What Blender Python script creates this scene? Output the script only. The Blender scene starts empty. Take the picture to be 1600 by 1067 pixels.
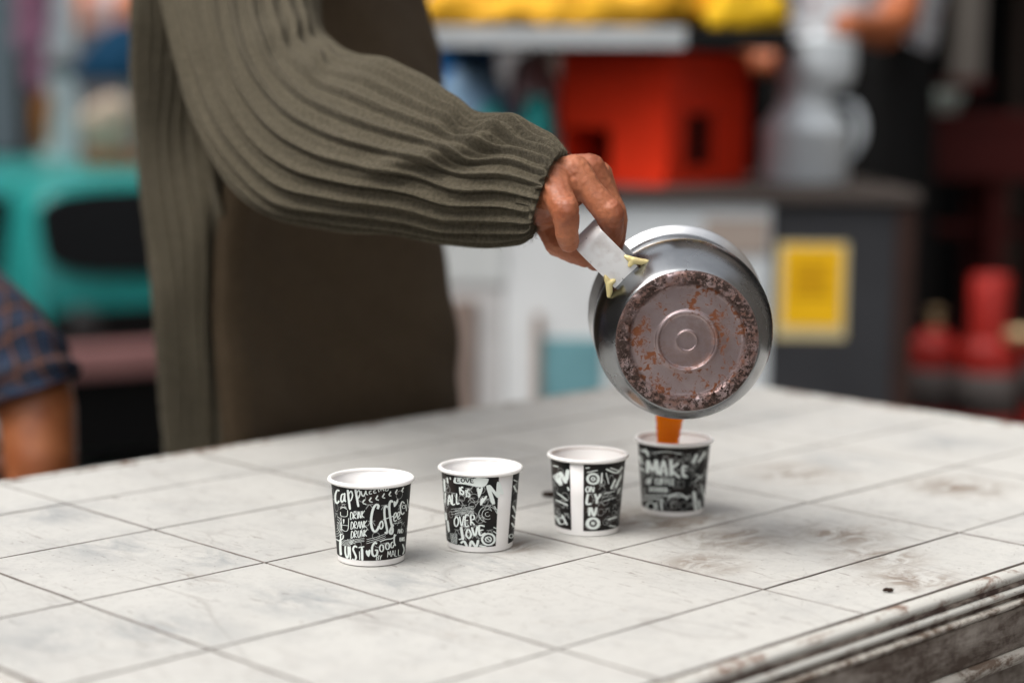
import bpy, bmesh, math, random
import numpy as np
from mathutils import Vector, Matrix, noise as mnoise
random.seed(7)
SC = bpy.context.scene
COL = SC.collection
R = math.radians

# ------------------------------------------------------------------ camera
F = 2936.0
PITCH = math.atan((533.5 - 146) / F)
ROLL = R(0.54)
_c, _s = math.cos(PITCH), math.sin(PITCH)
_u0 = Vector((0, _s, _c)); FWD = Vector((0, _c, -_s)); _r0 = Vector((1, 0, 0))
RGT = math.cos(ROLL) * _r0 + math.sin(ROLL) * _u0
UPV = -math.sin(ROLL) * _r0 + math.cos(ROLL) * _u0
CAMP = Vector((0, 0, 1.077))
cam = bpy.data.cameras.new('camera')
camo = bpy.data.objects.new('camera', cam); COL.objects.link(camo)
M = Matrix((RGT, UPV, -FWD)).transposed().to_4x4(); M.translation = CAMP
camo.matrix_world = M
cam.sensor_width = 36; cam.lens = 36 * F / 1600
cam.clip_start = 0.05; cam.clip_end = 300
cam.dof.use_dof = True; cam.dof.focus_distance = 1.315; cam.dof.aperture_fstop = 2.5
SC.camera = camo

# ------------------------------------------------------------------ sky, sun, exposure
SUN_EL, SUN_AZ = R(52), R(-112)       # azimuth from +Y, clockwise seen from above: the sun stands to the left
wd = bpy.data.worlds.new('World'); SC.world = wd; wd.use_nodes = True
nt = wd.node_tree; bg = nt.nodes['Background']
sky = nt.nodes.new('ShaderNodeTexSky'); sky.sky_type = 'NISHITA'; sky.sun_disc = False
sky.sun_elevation = SUN_EL; sky.sun_rotation = SUN_AZ; sky.dust_density = 4.0; sky.air_density = 1.0
hs = nt.nodes.new('ShaderNodeHueSaturation'); hs.inputs['Saturation'].default_value = 0.17
nt.links.new(sky.outputs[0], hs.inputs['Color']); nt.links.new(hs.outputs[0], bg.inputs['Color'])
bg.inputs['Strength'].default_value = 0.15
sun = bpy.data.lights.new('sun', 'SUN'); sun.energy = 0.9; sun.angle = R(55); sun.color = (1, .94, .86)
suno = bpy.data.objects.new('sun', sun); COL.objects.link(suno)
sd = Vector((math.sin(SUN_AZ) * math.cos(SUN_EL), math.cos(SUN_AZ) * math.cos(SUN_EL), math.sin(SUN_EL)))
suno.rotation_euler = sd.to_track_quat('Z', 'Y').to_euler(); suno.location = sd * 30
SC.view_settings.view_transform = 'Standard'; SC.view_settings.look = 'None'
SC.view_settings.exposure = 1.10; SC.view_settings.gamma = 1.0

def W(px, py, y):
    """a point of the place seen at photo pixel px,py (1600 wide), y metres in front of the camera"""
    d = FWD + RGT * ((px - 800) / F) - UPV * ((py - 533.5) / F)
    return CAMP + d * (y / d.y)

TZ = .75
# ------------------------------------------------------------------ materials
class NT:
    def __init__(s, name):
        s.m = bpy.data.materials.new(name); s.m.use_nodes = True
        s.t = s.m.node_tree; s.b = s.t.nodes['Principled BSDF']
    def n(s, typ, **kw):
        nd = s.t.nodes.new(typ)
        for k, v in kw.items():
            if k in nd.inputs.keys(): nd.inputs[k].default_value = v
            else: setattr(nd, k, v)
        return nd
    def l(s, a, b): s.t.links.new(a, b)
    def coord(s, which='Object', scale=(1, 1, 1), rnd=False):
        tc = s.n('ShaderNodeTexCoord'); mp = s.n('ShaderNodeMapping')
        mp.inputs['Scale'].default_value = scale
        s.l(tc.outputs[which], mp.inputs['Vector'])
        if rnd:
            oi = s.n('ShaderNodeObjectInfo'); mu = s.n('ShaderNodeMath', operation='MULTIPLY'); mu.inputs[1].default_value = 37.0
            s.l(oi.outputs['Random'], mu.inputs[0])
            cx = s.n('ShaderNodeCombineXYZ'); s.l(mu.outputs[0], cx.inputs[0]); s.l(mu.outputs[0], cx.inputs[1])
            s.l(cx.outputs[0], mp.inputs['Location'])
        return mp.outputs[0]
    def noise(s, vec, scale, detail=4, rough=.55, dist=0):
        n = s.n('ShaderNodeTexNoise'); n.inputs['Scale'].default_value = scale; n.inputs['Detail'].default_value = detail
        n.inputs['Roughness'].default_value = rough; n.inputs['Distortion'].default_value = dist
        s.l(vec, n.inputs['Vector']); return n.outputs['Fac']
    def ramp(s, fac, stops):
        r = s.n('ShaderNodeValToRGB'); e = r.color_ramp.elements
        while len(e) < len(stops): e.new(.5)
        for i, (p, c) in enumerate(stops):
            e[i].position = p; e[i].color = (c, c, c, 1) if not hasattr(c, '__len__') else (*c, 1)
        s.l(fac, r.inputs[0]); return r.outputs[0]
    def mix(s, fac, a, b, blend='MIX'):
        m = s.n('ShaderNodeMix', data_type='RGBA', blend_type=blend)
        for sock, v in ((m.inputs[0], fac), (m.inputs[6], a), (m.inputs[7], b)):
            if hasattr(v, 'links'): s.l(v, sock)
            elif hasattr(v, '__len__'): sock.default_value = (*v, 1)
            else: sock.default_value = v
        return m.outputs[2]
    def math(s, op, a, b=None):
        m = s.n('ShaderNodeMath', operation=op)
        for i, v in enumerate((a, b)):
            if v is None: continue
            if hasattr(v, 'links'): s.l(v, m.inputs[i])
            else: m.inputs[i].default_value = v
        return m.outputs[0]
    def bump(s, h, strength=.3, dist=.001, prev=None):
        b = s.n('ShaderNodeBump'); b.inputs['Strength'].default_value = strength; b.inputs['Distance'].default_value = dist
        s.l(h, b.inputs['Height'])
        if prev is not None: s.l(prev, b.inputs['Normal'])
        s.l(b.outputs[0], s.b.inputs['Normal']); return b.outputs[0]
    def col(s, c):
        if hasattr(c, 'links'): s.l(c, s.b.inputs['Base Color'])
        else: s.b.inputs['Base Color'].default_value = (*c, 1)
    def rough(s, r):
        if hasattr(r, 'links'): s.l(r, s.b.inputs['Roughness'])
        else: s.b.inputs['Roughness'].default_value = r

def plain(name, col, rough=.6, metal=0, var=.25, scale=12, bump=.15, bdist=.002):
    k = NT(name); k.b.inputs['Specular IOR Level'].default_value = .12 if max(col) < .12 or rough >= .5 else .3; v = k.coord(rnd=True)
    f = k.noise(v, scale, 5, .6)
    k.col(k.mix(f, tuple(c * (1 - var) for c in col), tuple(min(1, c * (1 + var)) for c in col)))
    k.rough(k.ramp(f, [(0, max(0, rough - .12)), (1, min(1, rough + .12))])); k.b.inputs['Metallic'].default_value = metal
    if bump: k.bump(k.noise(v, scale * 4, 4), bump, bdist)
    return k.m

def m_tile():
    k = NT('worn_white_tabletop'); v = k.coord('Object')
    base = k.mix(k.noise(v, 5, 5, .6), (.475, .465, .435), (.585, .575, .54))
    cloud = k.ramp(k.noise(v, 11, 8, .74, .3), [(.49, 0), (.74, 1)])
    base = k.mix(k.math('MULTIPLY', cloud, .55), base, (.33, .33, .325))
    smear = k.ramp(k.noise(k.coord('Object', (1.4, .6, 1)), 17, 7, .7, 1.6), [(.56, 0), (.72, 1)])
    base = k.mix(k.math('MULTIPLY', smear, .5), base, (.36, .34, .315))
    # dried tea round the last cups and right side; second cup's shadow painted in
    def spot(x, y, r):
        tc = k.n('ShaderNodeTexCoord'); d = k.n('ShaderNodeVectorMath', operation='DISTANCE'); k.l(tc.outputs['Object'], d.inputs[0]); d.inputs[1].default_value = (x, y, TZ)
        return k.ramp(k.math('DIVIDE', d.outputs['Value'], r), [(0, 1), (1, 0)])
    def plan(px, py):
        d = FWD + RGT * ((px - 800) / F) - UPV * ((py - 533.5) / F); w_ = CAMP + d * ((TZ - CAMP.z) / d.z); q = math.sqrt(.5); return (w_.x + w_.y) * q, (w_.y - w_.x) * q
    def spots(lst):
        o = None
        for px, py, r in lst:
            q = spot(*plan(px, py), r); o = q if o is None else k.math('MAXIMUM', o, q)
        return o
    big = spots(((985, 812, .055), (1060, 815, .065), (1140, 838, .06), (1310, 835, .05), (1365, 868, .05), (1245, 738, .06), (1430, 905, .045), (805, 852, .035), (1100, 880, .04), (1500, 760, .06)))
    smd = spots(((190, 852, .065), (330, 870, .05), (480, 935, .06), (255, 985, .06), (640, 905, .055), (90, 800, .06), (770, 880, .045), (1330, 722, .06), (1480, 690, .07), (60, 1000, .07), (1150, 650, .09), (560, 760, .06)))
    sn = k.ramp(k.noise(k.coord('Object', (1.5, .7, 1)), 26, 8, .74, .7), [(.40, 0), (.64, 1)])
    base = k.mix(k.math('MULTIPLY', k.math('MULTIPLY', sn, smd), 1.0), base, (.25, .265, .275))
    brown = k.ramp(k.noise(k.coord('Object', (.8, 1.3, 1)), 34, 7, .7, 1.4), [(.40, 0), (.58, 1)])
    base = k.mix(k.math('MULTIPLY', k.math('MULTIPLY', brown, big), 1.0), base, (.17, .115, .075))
    b2 = k.ramp(k.noise(v, 13, 8, .72, 1.2), [(.62, 0), (.74, 1)])
    base = k.mix(k.math('MULTIPLY', b2, .65), base, (.26, .21, .17))
    sc = None
    for off, sc_, t0, dist, wd_ in ((0, 9, .52, .3, .0022), (3.3, 15, .54, .6, .0035), (7.7, 6, .50, .2, .0016), (5.1, 24, .55, .5, .006), (1.7, 12, .56, 1.2, .003)):
        tc = k.n('ShaderNodeTexCoord'); mp = k.n('ShaderNodeMapping'); mp.inputs['Location'].default_value = (off, off * .7, off); mp.inputs['Rotation'].default_value = (0, 0, off)
        mp.inputs['Scale'].default_value = (1, .45, 1); k.l(tc.outputs['Object'], mp.inputs['Vector'])
        n = k.noise(mp.outputs[0], sc_, 1, .4, dist)
        line = k.ramp(n, [(.5 - wd_, 0), (.5, 1), (.5 + wd_, 0)])
        msk = k.ramp(k.noise(mp.outputs[0], sc_ * 1.9, 3), [(t0, 0), (t0 + .05, 1)])
        l = k.math('MULTIPLY', line, msk)
        sc = l if sc is None else k.math('MAXIMUM', sc, l)
    dash = None
    for ang, sc_, off in ((.35, 70, 0), (-.6, 85, 2.2), (1.35, 60, 4.1)):
        tc = k.n('ShaderNodeTexCoord'); mp = k.n('ShaderNodeMapping'); mp.inputs['Rotation'].default_value = (0, 0, ang); mp.inputs['Location'].default_value = (off, off, 0)
        mp.inputs['Scale'].default_value = (1, .16, 1); k.l(tc.outputs['Object'], mp.inputs['Vector'])
        l = k.math('MULTIPLY', k.ramp(k.noise(mp.outputs[0], sc_ * 3, 3, .6, .8), [(.63, 0), (.68, 1)]), k.ramp(k.noise(mp.outputs[0], 16, 4, .6), [(.53, 0), (.60, 1)]))
        dash = l if dash is None else k.math('MAXIMUM', dash, l)
    base = k.mix(k.math('MULTIPLY', dash, .7), base, (.20, .17, .15))
    base = k.mix(k.math('MULTIPLY', sc, .30), base, (.19, .16, .145))
    speck = k.ramp(k.noise(v, 260, 2), [(.66, 0), (.72, 1)])
    spm = k.ramp(k.noise(v, 9, 4), [(.42, 0), (.6, 1)])
    base = k.mix(k.math('MULTIPLY', k.math('MULTIPLY', speck, spm), .75), base, (.13, .10, .08))
    pores = k.ramp(k.noise(v, 110, 5, .75), [(.50, 0), (.72, 1)])
    base = k.mix(k.math('MULTIPLY', pores, .45), base, (.36, .35, .335))
    oi = k.n('ShaderNodeObjectInfo'); base = k.mix(k.ramp(oi.outputs['Random'], [(0, 0), (1, .16)]), base, (.40, .385, .36))
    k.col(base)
    k.rough(k.ramp(k.noise(v, 18, 5), [(.3, .5), (.7, .75)])); k.b.inputs['Specular IOR Level'].default_value = .3
    b = k.bump(k.noise(v, 60, 5), .15, .001)
    k.bump(sc, -.3, .0006, b)
    return k.m

def m_fascia(name, a, b, lo, hi, sc=(30, 30, 90)):
    k = NT(name); v = k.coord('Object', sc)
    n = k.noise(v, 1, 6, .7, .4); n2 = k.noise(k.coord('Object'), 90, 4, .7)
    f = k.ramp(k.math('ADD', k.math('MULTIPLY', n, .75), k.math('MULTIPLY', n2, .25)), [(lo, 0), (hi, 1)])
    k.col(k.mix(f, a, b)); k.rough(k.ramp(f, [(0, .75), (1, .45)])); k.bump(f, .35, .0008)
    return k.m

def m_steel(name, col=(.55, .56, .57), rough=.27, scr=1.0):
    k = NT(name); v = k.coord('Object')
    n = k.noise(v, 14, 6, .65, .5); fine = k.noise(k.coord('Object', (1, 1, 1)), 240, 4, .6)
    k.b.inputs['Metallic'].default_value = 1
    k.col(k.mix(n, tuple(c * .48 for c in col), tuple(min(1, c * 1.25) for c in col)))
    k.rough(k.ramp(n, [(.3, rough - .07), (.7, rough + .12)]))
    sc = None
    for ang, s_ in ((.4, 60), (1.7, 75), (-.8, 66)):
        tc = k.n('ShaderNodeTexCoord'); mp = k.n('ShaderNodeMapping'); mp.inputs['Rotation'].default_value = (0, 0, ang)
        mp.inputs['Scale'].default_value = (1, .1, .1); k.l(tc.outputs['Object'], mp.inputs['Vector'])
        l = k.ramp(k.noise(mp.outputs[0], s_ * 5, 2, .5, .2), [(.48, 0), (.5, 1), (.52, 0)])
        sc = l if sc is None else k.math('MAXIMUM', sc, l)
    b = k.bump(sc, -.15 * scr, .0003); k.bump(fine, .06, .0004, b)
    return k

def m_pot_bottom():
    """Bare aluminium base: dull mauve tarnish, burnt crust in a ring near the edge, rust drops (object Z = pot axis)"""
    k = m_steel('burnt_pot_base', (.50, .44, .45), .42); 
    tc = k.n('ShaderNodeTexCoord'); v = tc.outputs['Object']
    sx = k.n('ShaderNodeSeparateXYZ'); k.l(v, sx.inputs[0])
    r = k.math('SQRT', k.math('ADD', k.math('MULTIPLY', sx.outputs[0], sx.outputs[0]), k.math('MULTIPLY', sx.outputs[1], sx.outputs[1])))
    rr = k.math('DIVIDE', r, .051)
    old = k.b.inputs['Base Color'].links[0].from_socket
    tarn = k.mix(k.ramp(k.noise(v, 26, 5), [(.35, 0), (.65, 1)]), (.28, .20, .198), (.46, .375, .378))
    base = k.mix(.75, old, tarn)
    band = k.math('MULTIPLY', k.ramp(rr, [(.74, 0), (.83, 1), (.96, 1), (1.0, .25)]), k.ramp(k.noise(v, 24, 3, .6), [(.36, .25), (.50, 1)]))
    cr = k.ramp(k.math('ADD', k.math('MULTIPLY', k.noise(v, 330, 6, .78, .4), .75), k.math('MULTIPLY', k.noise(v, 48, 3), .42)), [(.545, 0), (.60, 1)])
    crust = k.math('MULTIPLY', cr, band)
    drops = k.ramp(k.math('ADD', k.math('MULTIPLY', k.noise(v, 240, 5, .65, .8), .7), k.math('MULTIPLY', k.noise(v, 70, 3), .45)), [(.605, 0), (.65, 1)])
    drops = k.math('MULTIPLY', drops, k.ramp(rr, [(.30, 0), (.45, 1), (.8, 1), (.84, .3)]))
    wash = k.math('MULTIPLY', k.ramp(k.noise(v, 90, 4), [(.36, 0), (.58, 1)]), k.ramp(rr, [(.74, 0), (.83, .85), (1, .7)]))
    base = k.mix(wash, base, (.17, .075, .05))
    base = k.mix(k.math('MULTIPLY', k.ramp(k.noise(v, 60, 5, .7), [(.42, 0), (.68, 1)]), .5), base, (.22, .12, .09))
    base = k.mix(drops, base, (.17, .05, .014))
    base = k.mix(crust, base, (.030, .014, .009))
    k.col(base)
    anyd = k.math('MAXIMUM', crust, drops)
    mt = k.math('SUBTRACT', 1.0, k.math('MAXIMUM', anyd, k.math('MULTIPLY', wash, .7))); k.l(k.math('MULTIPLY', mt, .92), k.b.inputs['Metallic'])
    k.rough(k.mix(anyd, (.42, .42, .42), (.85, .85, .85)))
    prev = k.b.inputs['Normal'].links[0].from_socket
    k.bump(crust, .9, .0012, prev)
    return k.m

def m_knit(name, c1, c2, rib=0, knit=900):
    k = NT(name); v = k.coord('Object')
    uv = k.coord('UV', (1, 1, 1))
    n = k.noise(v, 9, 4); f = k.noise(v, 380, 3, .7)
    col = k.mix(n, c1, c2); col = k.mix(k.math('MULTIPLY', k.ramp(f, [(.38, 1), (.6, 0)]), .55), col, tuple(x * .45 for x in c1))
    k.col(col); k.rough(.95); k.b.inputs['Specular IOR Level'].default_value = .03
    k.b.inputs['Sheen Weight'].default_value = .05; k.b.inputs['Sheen Roughness'].default_value = .5
    w1 = k.n('ShaderNodeTexWave', wave_type='BANDS', bands_direction='Y'); w1.inputs['Scale'].default_value = 46; w1.inputs['Distortion'].default_value = .6
    k.l(uv, w1.inputs['Vector'])
    b = k.bump(w1.outputs['Fac'], .25, .0008); k.bump(f, .8, .002, b)
    return k.m

def m_skin(name, c1, c2, sss=.10):
    k = NT(name); v = k.coord('Object')
    n = k.noise(v, 32, 4); 
    col = k.mix(k.ramp(n, [(.35, 0), (.65, 1)]), c1, c2)
    fold = k.noise(k.coord('Object', (1, 1, 1)), 330, 4, .6, .5)
    col = k.mix(k.math('MULTIPLY', k.ramp(fold, [(.36, 1), (.5, 0)]), .25), col, tuple(x * .5 for x in c1))
    k.col(col); k.rough(k.ramp(n, [(.3, .42), (.7, .58)]))
    k.b.inputs['Subsurface Weight'].default_value = sss; k.b.inputs['Subsurface Radius'].default_value = (1, .35, .2); k.b.inputs['Subsurface Scale'].default_value = .004
    b = k.bump(fold, .35, .0008); k.bump(k.noise(v, 620, 3), .25, .0006, b)
    return k.m

def m_plaid(name):
    k = NT(name); uv = k.coord('UV')
    sx = k.n('ShaderNodeSeparateXYZ'); k.l(uv, sx.inputs[0])
    def st(sock, n, w, off=0.0):
        fr = k.math('FRACT', k.math('ADD', k.math('MULTIPLY', sock, n), off)); return k.math('LESS_THAN', fr, w)
    a = st(sx.outputs[0], 5, .45); b = st(sx.outputs[1], 5, .45)
    l1 = st(sx.outputs[0], 5, .12, .25); l2 = st(sx.outputs[1], 5, .12, .25)
    col = k.mix(k.math('MULTIPLY', k.math('ADD', a, b), .5), (.006, .007, .013), (.013, .026, .058))
    col = k.mix(k.math('MULTIPLY', k.math('MAXIMUM', l1, l2), .8), col, (.14, .055, .035))
    k.col(col); k.rough(.9); k.bump(k.noise(k.coord(), 300, 3), .3, .001)
    return k.m

MAT = {}
def build_materials():
    M_ = MAT
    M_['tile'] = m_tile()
    M_['grout'] = plain('dirty_grout', (.24, .215, .195), .95, 0, .35, 60, .3, .001)
    M_['rimpaint'] = m_fascia('worn_white_paint_rim', (.22, .15, .115), (.54, .53, .49), .40, .50)
    M_['groovepaint'] = m_fascia('grimy_groove_paint', (.045, .022, .016), (.30, .25, .21), .46, .62)
    M_['fascia'] = m_fascia('brown_worn_board', (.085, .060, .046), (.34, .30, .26), .44, .64, (10, 10, 50))
    M_['beadpaint'] = m_fascia('worn_bead_paint', (.13, .09, .065), (.46, .43, .38), .44, .55)
    M_['paper'] = plain('white_cup_paper', (.84, .82, .80), .45, 0, .02, 40, .04, .0004)
    k = NT('cup_print_black'); f = k.noise(k.coord('Object', rnd=True), 55, 4); k.col(k.mix(k.ramp(f, [(.45, 0), (.7, 1)]), (.007, .0075, .0075), (.028, .018, .015))); k.rough(.5); k.b.inputs['Specular IOR Level'].default_value = .2; M_['ink'] = k.m
    M_['print'] = plain('cup_print_white', (.74, .79, .76), .5, 0, .03, 60, 0)
    M_['print2'] = plain('cup_print_grey', (.30, .31, .30), .5, 0, .15, 90, 0)
    M_['steel'] = m_steel('pot_steel', (.31, .32, .33), .22).m
    M_['rimsteel'] = m_steel('bright_rim_aluminium', (.86, .87, .88), .34).m
    M_['potbase'] = m_pot_bottom()
    k = m_steel('handle_aluminium', (.90, .90, .90), .34); 
    o = k.b.inputs['Base Color'].links[0].from_socket; v = k.coord()
    sp = k.ramp(k.noise(v, 170, 3, .6, .8), [(.66, 0), (.71, 1)]); br = k.ramp(k.noise(v, 55, 4), [(.5, 0), (.72, 1)])
    k.col(k.mix(sp, k.mix(k.math('MULTIPLY', br, .5), k.mix(.75, o, (.92, .92, .91)), (.42, .34, .30)), (.05, .035, .02))); k.b.inputs['Metallic'].default_value = .12; M_['handle'] = k.m
    M_['solder'] = plain('brass_solder', (.95, .70, .34), .35, .25, .3, 120, .6, .001)
    k = NT('orange_milk_tea'); k.col((.95, .23, .003)); k.rough(.1); k.b.inputs['Subsurface Weight'].default_value = .25; k.b.inputs['Subsurface Radius'].default_value = (1, .3, .05); k.b.inputs['Subsurface Scale'].default_value = .01
    k.b.inputs['Specular IOR Level'].default_value = .25; M_['tea'] = k.m
    M_['knit'] = m_knit('olive_rib_knit', (.088, .075, .051), (.128, .110, .078))
    M_['knitdark'] = m_knit('brown_plain_knit', (.058, .041, .025), (.098, .071, .045))
    M_['skin'] = m_skin('weathered_brown_skin', (.27, .074, .030), (.45, .158, .072))
    M_['skin2'] = m_skin('warm_brown_skin', (.30, .088, .028), (.40, .135, .048))
    M_['skin3'] = m_skin('reddish_brown_skin', (.38, .10, .035), (.46, .15, .06))
    M_['plaid'] = m_plaid('navy_plaid_cotton')
    M_['trouser'] = plain('dark_trouser_cloth', (.03, .03, .034), .9, 0, .3, 30, .3)
    M_['hair'] = plain('black_hair', (.012, .010, .009), .6, 0, .3, 80, .6)
    M_['shoe'] = plain('brown_leather', (.05, .03, .02), .5, 0, .3, 30, .2)
    M_['wood'] = plain('brown_stool_wood', (.16, .085, .045), .6, 0, .35, 18, .3)

# ------------------------------------------------------------------ objects and meshes
def link(o, parent=None):
    COL.objects.link(o)
    if parent is not None: o.parent = parent
    return o
def tag(o, label, cat, group=None, kind=None):
    if label: o['label'] = label
    if cat: o['category'] = cat
    if group: o['group'] = group
    if kind: o['kind'] = kind
    return o
def thing(name, label, cat, loc=(0, 0, 0), rot=(0, 0, 0), group=None):
    o = bpy.data.objects.new(name, None); o.location = loc; o.rotation_euler = rot; o.empty_display_size = .05
    link(o); return tag(o, label, cat, group)
def mesh_obj(name, verts, faces, mat, parent=None, smooth=True, uvs=None):
    me = bpy.data.meshes.new(name); me.from_pydata([tuple(v) for v in verts], [], faces)
    if uvs is not None:
        ul = me.uv_layers.new(name='UVMap')
        li = np.empty(len(me.loops), dtype=np.int32); me.loops.foreach_get('vertex_index', li)
        ul.data.foreach_set('uv', np.asarray(uvs, dtype=np.float32)[li].ravel())
    me.materials.append(mat)
    if smooth: me.polygons.foreach_set('use_smooth', [True] * len(me.polygons))
    me.update()
    return link(bpy.data.objects.new(name, me), parent)
def fix_normals(o):
    bm = bmesh.new(); bm.from_mesh(o.data); bmesh.ops.recalc_face_normals(bm, faces=bm.faces); bm.to_mesh(o.data); bm.free(); return o
def bm_obj(name, bm, mat, parent=None, smooth=False):
    bmesh.ops.recalc_face_normals(bm, faces=bm.faces)
    me = bpy.data.meshes.new(name); bm.to_mesh(me); bm.free(); me.materials.append(mat)
    if smooth: me.polygons.foreach_set('use_smooth', [True] * len(me.polygons))
    return link(bpy.data.objects.new(name, me), parent)
def box(name, lo, hi, mat, parent=None, bev=.0, rot=None, seg=2):
    bm = bmesh.new(); bmesh.ops.create_cube(bm, size=1)
    lo, hi = Vector(lo), Vector(hi); c = (lo + hi) / 2; d = hi - lo
    for v in bm.verts: v.co = Vector((v.co.x * d.x, v.co.y * d.y, v.co.z * d.z))
    if bev: bmesh.ops.bevel(bm, geom=bm.edges[:], offset=bev, segments=seg, affect='EDGES', profile=.6)
    if rot is not None: bmesh.ops.transform(bm, matrix=rot, verts=bm.verts)
    bmesh.ops.translate(bm, vec=c, verts=bm.verts)
    return bm_obj(name, bm, mat, parent, smooth=bev > 0 and seg > 2)
def grid_faces(nr, nc, wrap=True, flip=False):
    fs = []
    for i in range(nr - 1):
        for j in range(nc if wrap else nc - 1):
            a, b = i * nc + j, i * nc + (j + 1) % nc
            f = (a, b, b + nc, a + nc); fs.append(f[::-1] if flip else f)
    return fs
def lathe(name, prof, mat, parent=None, seg=64, frame=None, smooth=True):
    """prof: (t along axis, radius). frame: origin, axis, ux, uy"""
    O, A, X, Y = frame or (Vector(), Vector((0, 0, 1)), Vector((1, 0, 0)), Vector((0, 1, 0)))
    vs, uv = [], []
    for i, (t, r) in enumerate(prof):
        for j in range(seg):
            a = 2 * math.pi * j / seg
            vs.append(O + A * t + (X * math.cos(a) + Y * math.sin(a)) * max(r, 1e-5)); uv.append((j / seg, i / len(prof)))
    o = mesh_obj(name, vs, grid_faces(len(prof), seg), mat, parent, smooth, uv)
    return fix_normals(o)
def interp(pts, n):
    """Catmull-Rom through rows of numbers"""
    P = np.array(pts, float); m = len(P); out = []
    for k in range(n):
        t = k / (n - 1) * (m - 1); i = min(int(t), m - 2); f = t - i
        p0, p1, p2, p3 = P[max(i - 1, 0)], P[i], P[i + 1], P[min(i + 2, m - 1)]
        out.append(.5 * ((2 * p1) + (-p0 + p2) * f + (2 * p0 - 5 * p1 + 4 * p2 - p3) * f * f + (-p0 + 3 * p1 - 3 * p2 + p3) * f ** 3))
    return np.array(out)
def tube(name, pts, mat, parent=None, seg=20, n=40, caps=True, bumpf=None):
    """pts rows: x,y,z,radius"""
    P = interp(pts, n); vs, uv = [], []; up = Vector((.13, .2, .97)).normalized(); L = 0
    for i in range(n):
        c = Vector(P[i][:3]); t = Vector(P[min(i + 1, n - 1)][:3]) - Vector(P[max(i - 1, 0)][:3]); t.normalize()
        if i: L += (c - Vector(P[i - 1][:3])).length
        x = t.cross(up if abs(t.dot(up)) < .95 else Vector((1, 0, 0))).normalized(); y = t.cross(x)
        for j in range(seg):
            a = 2 * math.pi * j / seg; r = P[i][3]
            if bumpf: r *= bumpf(i / (n - 1), a)
            vs.append(c + (x * math.cos(a) + y * math.sin(a)) * r); uv.append((a * P[i][3] * 8, L * 8))
    fs = grid_faces(n, seg)
    if caps: fs += [tuple(range(seg))[::-1], tuple(range((n - 1) * seg, n * seg))]
    return fix_normals(mesh_obj(name, vs, fs, mat, parent, True, uv))
_ico = None
def blob_mesh(name, chains, voxel, smooth_it=6, extra=()):
    """one continuous skin round chains of (point, radius); extra: (centre, (rx,ry,rz), rotation matrix)"""
    global _ico
    if _ico is None:
        bm = bmesh.new(); bmesh.ops.create_icosphere(bm, subdivisions=2, radius=1)
        bm.verts.ensure_lookup_table()
        _ico = (np.array([v.co[:] for v in bm.verts]), [tuple(v.index for v in f.verts) for f in bm.faces]); bm.free()
    V0, F0 = _ico; vs, fs, off = [], [], 0
    def put(A):
        nonlocal off
        vs.append(A); fs.extend(tuple(i + off for i in f) for f in F0); off += len(A)
    for ch in chains:
        for (p, r), (q, s) in zip(ch[:-1], ch[1:]):
            p, q = np.array(p[:]), np.array(q[:]); d = np.linalg.norm(q - p); k = max(2, int(d / (min(r, s) * .33)) + 1)
            for t in np.linspace(0, 1, k): put(V0 * (r + (s - r) * t) * 1.012 + p + (q - p) * t)
    for c, rad, rot in extra:
        A = V0 * np.array(rad); A = A @ np.array(rot).T if rot is not None else A; put(A + np.array(c[:]))
    me = bpy.data.meshes.new(name + '_raw'); me.from_pydata(np.concatenate(vs).tolist(), [], fs)
    o = bpy.data.objects.new(name + '_raw', me); COL.objects.link(o)
    m = o.modifiers.new('r', 'REMESH'); m.mode = 'VOXEL'; m.voxel_size = voxel; m.use_smooth_shade = True
    if smooth_it:
        m2 = o.modifiers.new('s', 'SMOOTH'); m2.iterations = smooth_it; m2.factor = .5
    dg = bpy.context.evaluated_depsgraph_get(); dg.update()
    out = bpy.data.meshes.new_from_object(o.evaluated_get(dg))
    bpy.data.objects.remove(o); bpy.data.meshes.remove(me); out.name = name
    return out
def join_meshes(name, meshes, mats):
    bm = bmesh.new()
    for i, me in enumerate(meshes):
        n0 = len(bm.faces); bm.from_mesh(me); bm.faces.ensure_lookup_table()
        for f in bm.faces[n0:]: f.material_index = i if len(mats) > 1 else 0
    out = bpy.data.meshes.new(name); bm.to_mesh(out); bm.free()
    for m in mats: out.materials.append(m)
    out.polygons.foreach_set('use_smooth', [True] * len(out.polygons))
    return out

build_materials()

# ------------------------------------------------------------------ ground
def smooth(a, b, x):
    t = max(0, min(1, (x - a) / (b - a))); return t * t * (3 - 2 * t)
def ground_z(x, y): return -.47 * smooth(3.3, 6.2, y) * smooth(.5, -.5, x)
def build_ground():
    xs = sorted(set([-60, -30, -15, -8] + list(np.arange(-5, 5.01, .25)) + [8, 15, 30, 60]))
    ys = sorted(set([-60, -30, -15, -8, -4, -2] + list(np.arange(0, 12.01, .25)) + [16, 24, 40, 80]))
    vs = [(x, y, ground_z(x, y)) for y in ys for x in xs]
    k = NT('street_ground'); v = k.coord('Object'); n = k.noise(v, 2.2, 7, .65)
    k.col(k.mix(k.ramp(n, [(.35, 0), (.68, 1)]), (.11, .105, .10), (.22, .21, .20))); k.rough(.85); k.bump(k.noise(v, 45, 5), .5, .01)
    tag(mesh_obj('ground', vs, grid_faces(len(ys), len(xs), False), k.m), 'worn grey street paving under table and stalls', 'ground', kind='structure')
build_ground()

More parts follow.
